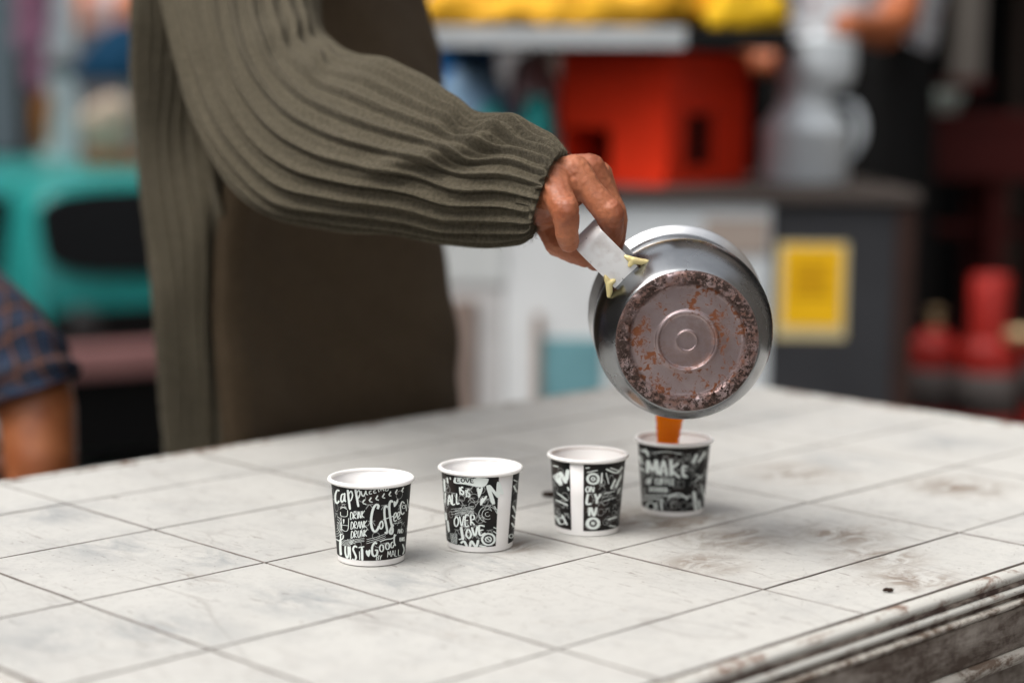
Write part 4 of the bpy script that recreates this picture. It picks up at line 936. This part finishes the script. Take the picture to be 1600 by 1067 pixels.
def build_counter_goods():
    def bag(name, label, cat, mat, chains, disp=.018, fr=11):
        pts = [[(W(px, py, y), r) for px, py, y, r in c] for c in chains]
        o = lump(name, pts, mat, None, .011, disp, fr)
        zs = min(v.co.z for v in o.data.vertices); o.location.z = CT + .001 - zs if zs < CT + .03 else 0
        return tag(o, label, cat)
    bl = plain('blue_plastic', (.010, .16, .46), .35, 0, .5, 9, .6, .01); pb = plain('pale_blue_plastic', (.20, .34, .50), .4, 0, .4, 12, .6, .01)
    pk = plain('pinkish_plastic', (.74, .44, .45), .4, 0, .35, 12, .6, .01); tl = plain('teal_plastic', (.015, .34, .33), .3, 0, .15, 9, .05)
    bag('plastic_bag', 'bulging blue plastic bag on the counter beside the sweater', 'bag', bl, [[(672, -60, 3.86, .085), (668, 60, 3.86, .08), (680, 200, 3.86, .09), (680, 240, 3.86, .09)], [(700, 30, 3.9, .05), (735, 100, 3.92, .06), (730, 130, 3.92, .06)]])
    bag('plastic_bag', 'pale blue plastic bag on the counter in front of the dark blue one', 'bag', pb, [[(705, 165, 3.82, .06), (745, 150, 3.8, .055), (760, 210, 3.8, .07), (700, 240, 3.8, .07)]])
    bag('plastic_bag', 'pinkish white plastic bag on the counter left of the red cabinet', 'bag', pk, [[(830, 120, 3.86, .042), (838, 160, 3.86, .055), (835, 225, 3.86, .062), (830, 245, 3.86, .06)]], .012)
    for lab, px, y, ty, rr in (('teal plastic jar in front of the pinkish white bag', 836, 3.68, 152, .037), ('teal plastic jar in front of the pale blue bag', 765, 3.66, 166, .030)):
        c = Vector((X(px, y), y, CT + .0008)); h = Zp(ty, y) - c.z
        j = thing('plastic_jar', lab, 'jar', c, group='teal jars on the counter')
        lathe('jar_body', interp([(0, 0.001), (0, rr * .9), (.01, rr), (h * .6, rr), (h * .82, rr * .85), (h * .9, rr * .62), (h * .93, rr * .6), (h * .93, .001)], 40).tolist(), tl, j, 32)
        lathe('jar_lid', [(h * .931, .001), (h * .931, rr * .66), (h, rr * .64), (h + .003, rr * .5), (h + .003, .001)], tl, j, 32)
    # milk can with pot on it
    y = 3.78; c = Vector((X(1252, y), y, CT + .0008)); zz = lambda py: Zp(py, y) - c.z
    k = thing('milk_can', 'tall dull aluminium milk can with a side handle on the counter', 'milk can', c)
    R1 = 68 * y / F
    prof = [(0, .001), (0, R1 * .96), (.006, R1), (zz(205), R1), (zz(205) + .004, R1 + .003), (zz(203) + .01, R1), (zz(188), R1 * .92), (zz(165), R1 * .66), (zz(150), R1 * .58), (zz(134), R1 * .62), (zz(131), R1 * .7), (zz(131), R1 * .6), (zz(150), R1 * .5), (zz(150), .001)]
    lathe('can_body', prof, MAT['alu'], k, 48)
    hx = R1 * .9
    tube('handle', [(R1 * .62, -.01, zz(155), .005), (hx + .012, -.02, zz(158), .006), (hx + .026, -.02, zz(178), .009), (hx + .029, -.02, zz(205), .010), (hx + .018, -.02, zz(232), .006), (R1 * .95, -.015, zz(240), .005)], MAT['alu'], k, 12, 30)
    p = thing('cooking_pot', 'pale aluminium cooking pot resting on top of the milk can', 'pot', c + Vector((.018, -.004, zz(131) + .0008)))
    R2 = 60 * y / F; hh = Zp(62, y) - Zp(131, y)
    lathe('pot_wall', interp([(0, .001), (0, R2 * .78), (.008, R2 * .9), (hh * .4, R2), (hh * .8, R2), (hh * .98, R2 * .97), (hh, R2 * 1.05), (hh + .002, R2 * 1.04), (hh - .001, R2 * .95), (hh * .4, R2 * .97), (.01, R2 * .85), (.004, .001)], 60).tolist(), MAT['alu'], p, 48)
    lathe('lid', [(hh + .0025, R2 * 1.03), (hh + .005, R2 * .9), (hh + .010, R2 * .5), (hh + .012, .012), (hh + .020, .012), (hh + .021, .001)], MAT['alu'], p, 48)
build_counter_goods()

def build_stallkeeper():
    y = 4.42; bx = X(1318, y)
    r = thing('person', 'person in a pale patterned shirt and dark apron behind the milk can', 'person', (bx, y, 0)); o = -Vector((bx, y, 0)); L = lambda v: Vector(v) + o
    P = lambda px, py, yy: L(W(px, py, yy))
    hd = Vector((.0, -.04, 1.68))
    ch = [[(Vector((0, 0, .95)), .12), (Vector((0, 0, 1.35)), .13), (Vector((0, -.01, 1.50)), .055), (hd, .075)], [(hd, .085), (hd + Vector((0, -.01, .07)), .09)], [(hd + Vector((0, -.09, -.01)), .017), (hd + Vector((0, -.095, -.03)), .018)],
          [(Vector((.17, 0, 1.40)), .055), (P(1425, -90, 4.36), .050), (P(1404, 28, 4.28), .048), (P(1380, 48, 4.16), .042), (P(1345, 45, 4.02), .034), (P(1322, 42, 3.93), .032)],
          [(Vector((-.17, 0, 1.40)), .055), (P(1195, -60, 4.34), .048), (P(1172, 70, 4.22), .042), (P(1185, 92, 4.04), .032), (P(1198, 96, 3.95), .034)]]
    for k_ in range(4): ch.append([(P(1198, 92 + k_ * 5, 3.95), .013), (P(1212, 90 + k_ * 8, 3.90), .010)])
    link(bpy.data.objects.new('body', finish(blob_mesh('body', ch, .009, 5), MAT['skin3'])), r)
    k = NT('patterned_shirt'); v = k.coord('Object'); vo = k.n('ShaderNodeTexVoronoi'); vo.inputs['Scale'].default_value = 26; k.l(v, vo.inputs['Vector'])
    f = k.ramp(vo.outputs['Distance'], [(.25, 1), (.42, 0)]); kc = k.mix(k.ramp(k.noise(v, 12, 2), [(.45, 0), (.55, 1)]), (.03, .04, .09), (.30, .10, .10))
    k.col(k.mix(f, (.50, .52, .54), kc)); k.rough(.85)
    sh = blob_mesh('shirt', [[(Vector((-.05, 0, 1.22)), .15), (Vector((0, 0, 1.34)), .165), (Vector((0, 0, 1.42)), .13)], [(Vector((.05, 0, 1.22)), .15), (Vector((.08, 0, 1.36)), .14)], [(Vector((-.1, 0, 1.40)), .085), (Vector((.1, 0, 1.40)), .085)],
        [(Vector((.15, 0, 1.40)), .08), (P(1425, -70, 4.36) , .070)], [(Vector((-.15, 0, 1.40)), .08), (P(1200, -60, 4.34), .068)]], .012, 5)
    link(bpy.data.objects.new('shirt', finish(sh, k.m)), r)
    ap = blob_mesh('apron', [[(Vector((-.05, -.01, .6)), .17), (Vector((-.04, -.01, 1.13)), .158)], [(Vector((.05, -.01, .6)), .17), (Vector((.04, -.01, 1.13)), .158)]], .014, 5)
    link(bpy.data.objects.new('apron', finish(ap, MAT['soot'])), r)
    tr = blob_mesh('trousers', [[(Vector((-.09, 0, .75)), .11), (Vector((-.1, 0, .12)), .06)], [(Vector((.09, 0, .75)), .11), (Vector((.1, 0, .12)), .06)]], .016, 4)
    link(bpy.data.objects.new('trousers', finish(tr, MAT['trouser'])), r)
    for s in (-.1, .1):
        sm = blob_mesh('shoe', [[(Vector((s, .02, .045)), .042), (Vector((s, -.14, .034)), .034)]], .01, 4); link(bpy.data.objects.new('shoe', finish(sm, MAT['shoe'])), r)
    hr = blob_mesh('hair', [[(hd + Vector((0, .02, .08)), .095), (hd + Vector((0, .035, .03)), .088)]], .01, 4); link(bpy.data.objects.new('hair', finish(hr, MAT['hair'])), r)
build_stallkeeper()

def build_shop():
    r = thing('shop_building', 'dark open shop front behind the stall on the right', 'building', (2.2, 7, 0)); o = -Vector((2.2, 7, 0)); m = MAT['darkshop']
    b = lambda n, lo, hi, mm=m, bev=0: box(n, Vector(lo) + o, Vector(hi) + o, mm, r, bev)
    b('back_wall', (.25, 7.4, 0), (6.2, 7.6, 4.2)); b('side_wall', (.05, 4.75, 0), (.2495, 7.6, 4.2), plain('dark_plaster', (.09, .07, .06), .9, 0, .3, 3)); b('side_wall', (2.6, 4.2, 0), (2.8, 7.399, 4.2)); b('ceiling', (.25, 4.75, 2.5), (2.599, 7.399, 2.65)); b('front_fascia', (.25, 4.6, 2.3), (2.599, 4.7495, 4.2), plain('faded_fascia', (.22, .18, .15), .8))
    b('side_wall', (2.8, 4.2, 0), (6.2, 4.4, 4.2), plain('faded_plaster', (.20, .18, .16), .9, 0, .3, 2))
    b('door_post', (X(1474, 5.1), 5.05, Zp(118, 5.1)), (X(1516, 5.1), 5.12, 2.499), plain('weathered_grey_post', (.14, .125, .11), .8, 0, .3, 12), .004)
    b('shelf_bracket', (X(1470, 5.1), 5.0, Zp(135, 5.1)), (X(1520, 5.1), 5.4, Zp(118, 5.1)), MAT['darkred'], .003)
    for px in (1565, 1640): b('shutter_post', (X(px, 5.6), 5.55, 0), (X(px + 22, 5.6), 5.62, 2.499), plain('brown_shutter_post', (.035, .025, .02), .8), .003)
    y = 4.62; t = thing('bench', 'dark red wooden bench inside the shop, right of the counter', 'bench', (X(1520, y), y, 0)); ox = X(1520, y)
    zt = Zp(172, y); w0, w1 = X(1402, y) - ox, X(1690, y) - ox
    q = lambda n, lo, hi: box(n, lo, hi, MAT['darkred'], t, .004)
    q('top_board', (w0, -.01, zt - .025), (w1, .30, zt)); q('apron', (w0 + .005, -.002, zt - .16), (w1 - .005, .018, zt - .0255))
    for xx in (w0 + .012, (w0 + w1) / 2, w1 - .06):
        for yy in (.025, .25): q('leg', (xx, yy, 0), (xx + .045, yy + .045, zt - .0255))
    q('shelf_board', (w0 + .01, .075, zt - .30), (w1 - .01, .245, zt - .28))
    c = Vector((X(1470, 4.7), 4.74, zt + .0006)); bw = thing('enamel_bowl', 'small pale green enamel bowl on the dark red bench', 'bowl', c); rr = 33 * 4.7 / F
    lathe('bowl_wall', interp([(0, .001), (0, rr * .55), (.012, rr * .72), (.04, rr * .95), (.055, rr), (.056, rr * .97), (.04, rr * .9), (.012, rr * .65), (.006, .001)], 40).tolist(), plain('pale_green_enamel', (.30, .36, .32), .35), bw, 40)
    lathe('foot_ring', [(0, rr * .5), (-.0002, rr * .52), (-.0002, rr * .45)], plain('green_enamel_foot', (.1, .2, .15), .35), bw, 24)
build_shop()

def build_cylinders():
    redm = plain('red_gas_paint', (.36, .020, .014), .45, 0, .35, 10, .2); lab = plain('grey_worn_label', (.10, .085, .08), .7, 0, .4, 14); brass = plain('brass_valve', (.50, .36, .20), .4, .6, .2, 30)
    for (px, y, top, label, guard) in ((1466, 4.22, 508, 'shorter red gas cylinder nearer the counter, without a collar', 0), (1550, 4.10, 512, 'red gas cylinder with a tall red valve collar and brass valve', 1), (1652, 4.3, 500, 'red gas cylinder cut by the right edge of the picture', 0)):
        c = Vector((X(px, y), y, 0)); h = Zp(top, y); rr = .066 if guard else .060
        t = thing('gas_cylinder', label, 'gas cylinder', c, group='red gas cylinders beside the counter')
        lathe('cylinder_body', interp([(.02, .001), (.02, rr * .7), (.035, rr * .95), (.06, rr), (h * .45, rr), (h - .06, rr), (h - .03, rr * .88), (h - .008, rr * .55), (h, rr * .28), (h, .001)], 60).tolist(), redm, t, 40)
        lathe('label_band', [(h - .18, rr + .0008), (h - .18, rr + .0016), (h - .085, rr + .0016), (h - .085, rr + .0008)], lab, t, 40)
        lathe('foot_ring', [(0, rr * .8), (.03, rr * .85), (.03, rr * .8), (0, rr * .76)], redm, t, 32)
        if guard:
            z1 = Zp(425, y); lathe('valve_collar', [(h - .02, rr * .62), (z1, rr * .66), (z1 + .003, rr * .62), (h - .02, rr * .57)], redm, t, 32)
            lathe('valve_outlet', interp([(-.01, .001), (-.01, .016), (.02, .019), (.045, .016), (.055, .022), (.06, .020), (.06, .001)], 24).tolist(), brass, t, 20, (Vector((rr * .62, -.03, h - .005)), Vector((.75, -.6, .15)).normalized(), Vector((.62, .78, 0)), Vector((-.1, .1, .98)).normalized()))
        else:
            lathe('valve', interp([(h, .012), (h + .02, .014), (h + .022, .008), (h + .035, .008), (h + .037, .017), (h + .045, .017), (h + .046, .001)], 30).tolist(), brass, t, 20)
build_cylinders()

# ------------------------------------------------------------------ street on the left
def build_van():
    y = 7.0; rot = R(32); fx = X(62, y)
    zt, zg = Zp(288, y), None
    gz = ground_z(-1.3, 7.5)
    teal = plain('teal_car_paint', (.022, .30, .275), .3, 0, .12, 3, .02); teal_d = teal
    # local frame: front face in the plane y=0 facing -y, x to the right
    r = thing('parked_van', 'small rounded teal van parked down the street behind the person', 'van', (fx - .05, y - .02, gz), (0, 0, rot))
    z = lambda py: Zp(py, y) - gz
    Wd, Ln, top = 1.34, 2.4, z(286); bot = .22; V = []; seg = 64; secs = [(.0, .90, .05), (.03, .955, .02), (.09, .985, .008), (.25, 1, 0), (1.2, 1, 0), (Ln - .2, 1, 0), (Ln - .05, .96, .03), (Ln, .86, .09)]
    for (yy, sc, dz) in secs:
        for j in range(seg):
            a = 2 * math.pi * j / seg; ca, sa = math.cos(a), math.sin(a); e = 2 / 6.
            xx = math.copysign(abs(ca) ** e, ca); zz = math.copysign(abs(sa) ** e, sa)
            hz = (top - bot) / 2; taper = 1 - .10 * max(0, zz)
            V.append((Wd / 2 + xx * Wd / 2 * sc * taper, yy + .16 * max(0, zz) * (1 - yy / Ln) , bot + hz + zz * hz * (1 - dz)))
    fs = grid_faces(len(secs), seg) + [tuple(range(seg)), tuple(range((len(secs) - 1) * seg, len(secs) * seg))]
    fix_normals(mesh_obj('body_shell', V, fs, teal, r))
    glass = plain('dark_glass', (.012, .013, .014), .08, 0, .2, 3, 0); blk = MAT['soot']
    def plate(name, x0, x1, z0, z1, yf, yb, mat, e=5., n=48, lean=0):
        vv = []
        for yy in (yf, yb):
            for j in range(n):
                a = 2 * math.pi * j / n; ca, sa = math.cos(a), math.sin(a); k_ = 2 / e
                zz = (z0 + z1) / 2 + (z1 - z0) / 2 * math.copysign(abs(sa) ** k_, sa)
                vv.append(((x0 + x1) / 2 + (x1 - x0) / 2 * math.copysign(abs(ca) ** k_, ca), yy + lean * max(0, zz - (bot + top) / 2), zz))
        return fix_normals(mesh_obj(name, vv, grid_faces(2, n) + [tuple(range(n)), tuple(range(n, 2 * n))], mat, r, False))
    ln = .16 / ((top - bot) / 2)
    plate('windscreen', .09, Wd - .09, z(446), z(306), -.012, .05, glass, 4, lean=ln)
    plate('grille', .10, Wd - .10, z(548), z(496), -.02, .05, blk, 8)
    for xx in (.22, Wd - .22):
        lathe('headlight', [(0, .001), (.0, .06), (.02, .075), (.06, .08)], plain('lamp_glass', (.05, .05, .05), .1), r, 32, (Vector((xx, -.03, z(522))), Vector((0, 1, 0)), Vector((1, 0, 0)), Vector((0, 0, 1))))
    pk = plain('dull_pink_bumper', (.40, .20, .19), .45, .1, .2, 9)
    box('bumper', (.0, -.10, z(596)), (Wd, -.022, z(549)), pk, r, .02, None, 3)
    box('bumper_shade_panel', (.03, -.03, .15), (Wd - .03, .09, z(600)), blk, r, .01)  # black panel stands in for the shadow under the bumper
    for sx, yy in ((.09, .55), (Wd - .09, .55), (.09, 1.9), (Wd - .09, 1.9)):
        w = lathe('wheel', interp([(-.08, .001), (-.08, .17), (-.07, .24), (0, .26), (.07, .24), (.08, .17), (.08, .001)], 30).tolist(), blk, r, 32, (Vector((sx, yy, .262)), Vector((1, 0, 0)), Vector((0, 1, 0)), Vector((0, 0, 1))))
        lathe('rim', [(-.086, .001), (-.086, .12), (-.08, .13), (.08, .13), (.086, .12), (.086, .001)], MAT['alu'], w, 24, (Vector((sx, yy, .262)), Vector((1, 0, 0)), Vector((0, 1, 0)), Vector((0, 0, 1))))
    for y0, y1 in ((.35, 1.05), (1.12, 2.1)):
        box('side_window', (-.004, y0, z(445)), (.06, y1, z(322)), glass, r, .01)
        box('side_window', (Wd - .06, y0, z(445)), (Wd + .004, y1, z(322)), glass, r, .01)
build_van()

def build_street():
    # pole
    y = 9.2; c = Vector((X(96, y), y, ground_z(-2.2, y))); rr = 29 * y / F
    t = thing('utility_pole', 'pale grey utility pole standing behind the teal van', 'pole', c)
    lathe('shaft', [(0, rr * 1.1), (2.0, rr), (4.5, rr * .86), (4.5, .001)], plain('pale_grey_concrete', (.72, .77, .79), .7, 0, .12, 6, .3), t, 28)
    lathe('band', [(1.62, rr * 1.02), (1.62, rr * 1.06), (1.72, rr * 1.06), (1.72, rr * 1.02)], plain('grey_steel_band', (.25, .26, .27), .5, .5), t, 28)
    y = 8.9
    cl = lump('hanging_cloth', [[(W(52, -40, y), .09), (W(52, 60, y), .08), (W(58, 130, y), .05)]], plain('mauve_cloth', (.36, .16, .24), .9, 0, .3, 12), None, .02, .03, 7); tag(cl, 'mauve cloth hanging beside the pale utility pole', 'cloth')
    cl = lump('hanging_cloth', [[(W(68, 150, y), .035), (W(66, 190, y), .04), (W(67, 230, y), .03)]], plain('rust_orange_cloth', (.36, .13, .03), .9, 0, .3, 12), None, .015, .02, 7); tag(cl, 'small rust orange cloth hanging below the mauve one', 'cloth')
    # facade down the street
    yb = 12.0; f = thing('facade_building', 'pale plaster building with wide windows at the end of the street', 'building', (-4, yb, -.47)); o = -Vector((-4, yb, -.47))
    wl = plain('dull_plaster', (.20, .19, .19), .9, 0, .15, 2, .2); fr = plain('dark_brown_frame', (.035, .026, .024), .7)
    gl = plain('grey_window_glass', (.20, .26, .29), .3, 0, .2, 2, 0)
    b = lambda n, lo, hi, mm, bev=0, par=f: box(n, Vector(lo) + o, Vector(hi) + o, mm, par, bev)
    b('wall', (-9, yb, -.47), (.04, yb + .3, 5.5), wl)
    b('plinth', (-9, yb - .05, -.47), (.04, yb - .001, Zp(268, yb)), plain('pale_plinth', (.50, .51, .50), .9, 0, .15, 3, .2), .01)
    b('cornice', (-9, yb - .18, Zp(-150, yb)), (.04, yb - .001, Zp(-190, yb)), plain('pale_cornice', (.5, .5, .5), .9), .01)
    for (a, c_, z0, z1) in ((X(-260, yb), X(-110, yb), Zp(262, yb), Zp(-130, yb)), (X(-80, yb), X(50, yb), Zp(262, yb), Zp(-130, yb)), (X(330, yb), X(520, yb), Zp(262, yb), Zp(-130, yb)), (X(560, yb), X(690, yb), Zp(262, yb), Zp(-130, yb))):
        w = b('window', (a, yb - .06, z0), (c_, yb - .001, z1), fr, .005)
        nn = 2
        for i in range(nn):
            x0 = a + .06 + (c_ - a - .06) * i / nn; b('pane', (x0, yb - .072, z0 + .06), (x0 + (c_ - a - .06) / nn - .06, yb - .061, z1 - .06), gl, 0, w)
        b('sill', (a - .05, yb - .14, z0 - .06), (c_ + .05, yb - .0015, z0 - .002), wl, .005, w)
    # umbrella, boxes and the brown wall under it
    y = 8.4; gz = ground_z(-1.8, y); c = Vector((X(205, y), y, gz)); zc = Zp(40, y) - gz
    u = thing('market_umbrella', 'dark blue market umbrella open behind the utility pole', 'umbrella', c)
    rr = 92 * y / F; n = 8
    prof = [(zc - .26, rr), (zc - .18, rr * .86), (zc - .09, rr * .6), (zc - .02, rr * .3), (zc, .01)]
    V = []; seg = 64
    for (tt, r_) in prof:
        for j in range(seg):
            a = 2 * math.pi * j / seg; sag = 1 - .05 * abs(math.sin(a * n / 2)); V.append((r_ * sag * math.cos(a), r_ * sag * math.sin(a), tt))
    cv = mesh_obj('canopy', V, grid_faces(5, seg), plain('dark_blue_canvas', (.006, .040, .085), .95, 0, .2, 6, .2), u); md = cv.modifiers.new('s', 'SOLIDIFY'); md.thickness = .006
    tube('pole', [(0, 0, 0, .02), (0, 0, zc * .5, .02), (0, 0, zc, .018)], MAT['alu'], u, 12, 8)
    for k_ in range(n):
        a = 2 * math.pi * k_ / n; tube('rib', [(0, 0, zc - .03, .006), (rr * .5 * math.cos(a), rr * .5 * math.sin(a), zc - .10, .006), (rr * .95 * math.cos(a), rr * .95 * math.sin(a), zc - .268, .005)], MAT['alu'], u, 6, 6)
    ya = 10.2; aw = thing('awning', 'orange and pink awning at the top left behind the umbrella', 'awning', W(190, 30, ya)); am = plain('faded_orange_canvas', (.62, .20, .08), .8, 0, .25, 6, .2); ap_ = plain('faded_pink_canvas', (.60, .42, .40), .8, 0, .2, 6, .2)
    for i in range(10):
        x0 = -.34 + i * .16; vv = [(x0, 0, -.06), (x0 + .158, 0, -.06), (x0, 0, .09), (x0 + .158, 0, .09), (x0, .9, .5), (x0 + .158, .9, .5)]
        q = mesh_obj('canvas_strip', vv, [(0, 1, 3, 2), (2, 3, 5, 4)], ap_ if i % 2 else am, aw, False); md = q.modifiers.new('s', 'SOLIDIFY'); md.thickness = .01
    for xx in (-.33, 1.25): tube('arm', [(xx, .02, -.01, .012), (xx, .9, .3, .012), (xx, 1.82, .62, .012)], MAT['alu'], aw, 8, 6)
    y = 8.0; gz = ground_z(-1.7, y); zt = Zp(238, y)
    ww = thing('brick_wall', 'low brown brick wall beyond the teal van', 'wall', (X(190, y), y + .1, gz)); bm_ = plain('orange_brown_brick', (.34, .15, .075), .85, 0, .3, 14, .3)
    w0, w1 = X(128, y) - X(190, y), X(420, y) - X(190, y); box('core', (w0 + .01, -.09, 0), (w1 - .01, .09, zt - gz - .012), plain('mortar', (.22, .17, .14), .9), ww)
    bh, bw = .075, .21; rows = int((zt - gz) / bh); proto = None
    for i in range(rows):
        off = (i % 2) * bw / 2; x = w0 + off
        while x + bw < w1:
            if proto is None:
                proto = box('brick', (-bw / 2 + .006, -.012, -bh / 2 + .006), (bw / 2 - .006, .0, bh / 2 - .006), bm_, ww, .003, None, 1); q = proto
            else: q = link(bpy.data.objects.new('brick', proto.data), ww)
            q.location = (x + bw / 2, -.0905, zt - gz - bh * (i + .5)); x += bw
    sk = lump('sack', [[(W(150, 190, 8.05), .085), (W(178, 180, 8.05), .09), (W(170, 212, 8.05), .085)], [(W(150, 218, 8.05), .055), (W(190, 214, 8.05), .055)]], plain('beige_sackcloth', (.50, .40, .31), .9, 0, .2, 20, .4), None, .014, .012, 8)
    tag(sk, 'beige sack lying on the low brick wall under the umbrella', 'sack')
build_street()

def build_light_blockers():  # unseen walls added to cut side light and darken the pot's reflections
    pl = plain('blocker_plaster', (.16, .145, .13), .9, 0, .25, 1.5, .2)
    for nm, lo, hi in (('light_blocker_behind', (-9, -5.4, 0), (9, -5, 2.6)), ('light_blocker_left', (-6.4, -4.99, -.5), (-6, 11.9, 6.5)), ('light_blocker_right', (4.6, -4.99, 0), (5, 4.19, 6.5))):
        o = box(nm, lo, hi, pl); o['kind'] = 'structure'; o['label'] = 'unseen plaster wall added to block side light'
build_light_blockers()

# ------------------------------------------------------------------ small things on the table
def build_crumbs():
    def crumb(name, px, py, pts, mat, label, cat):
        d = FWD + RGT * ((px - 800) / F) - UPV * ((py - 533.5) / F); b_ = CAMP + d * ((TZ - CAMP.z) / d.z)
        o = lump(name, [[(Vector(p), r) for p, r in c] for c in pts], mat, None, .0006, .0006, 300, 2); o.location = b_
        zs = min(v.co.z for v in o.data.vertices); o.location.z = TZ - zs + .0002; tag(o, label, cat)
    dk = plain('dark_brown_bit', (.035, .02, .014), .7, 0, .4, 300)
    crumb('fly', 1387, 925, [[((-.0022, 0, .0016), .0013), ((.0002, 0, .0018), .0016), ((.0030, -.0005, .0014), .0011)], [((0, 0, .0026), .0007), ((.0044, .0012, .0024), .0005)], [((0, 0, .0026), .0007), ((.0042, -.0018, .0024), .0005)]], dk, 'tiny dark fly sitting on the table near its front edge', 'fly')
    crumb('tea_leaf_clump', 857, 777, [[((-.003, 0, .0015), .0022), ((.003, .001, .0015), .0026)], [((0, .002, .002), .0018), ((.001, -.002, .002), .0018)]], dk, 'dark clump of tea leaves behind the third cup', 'tea leaves')
build_crumbs()
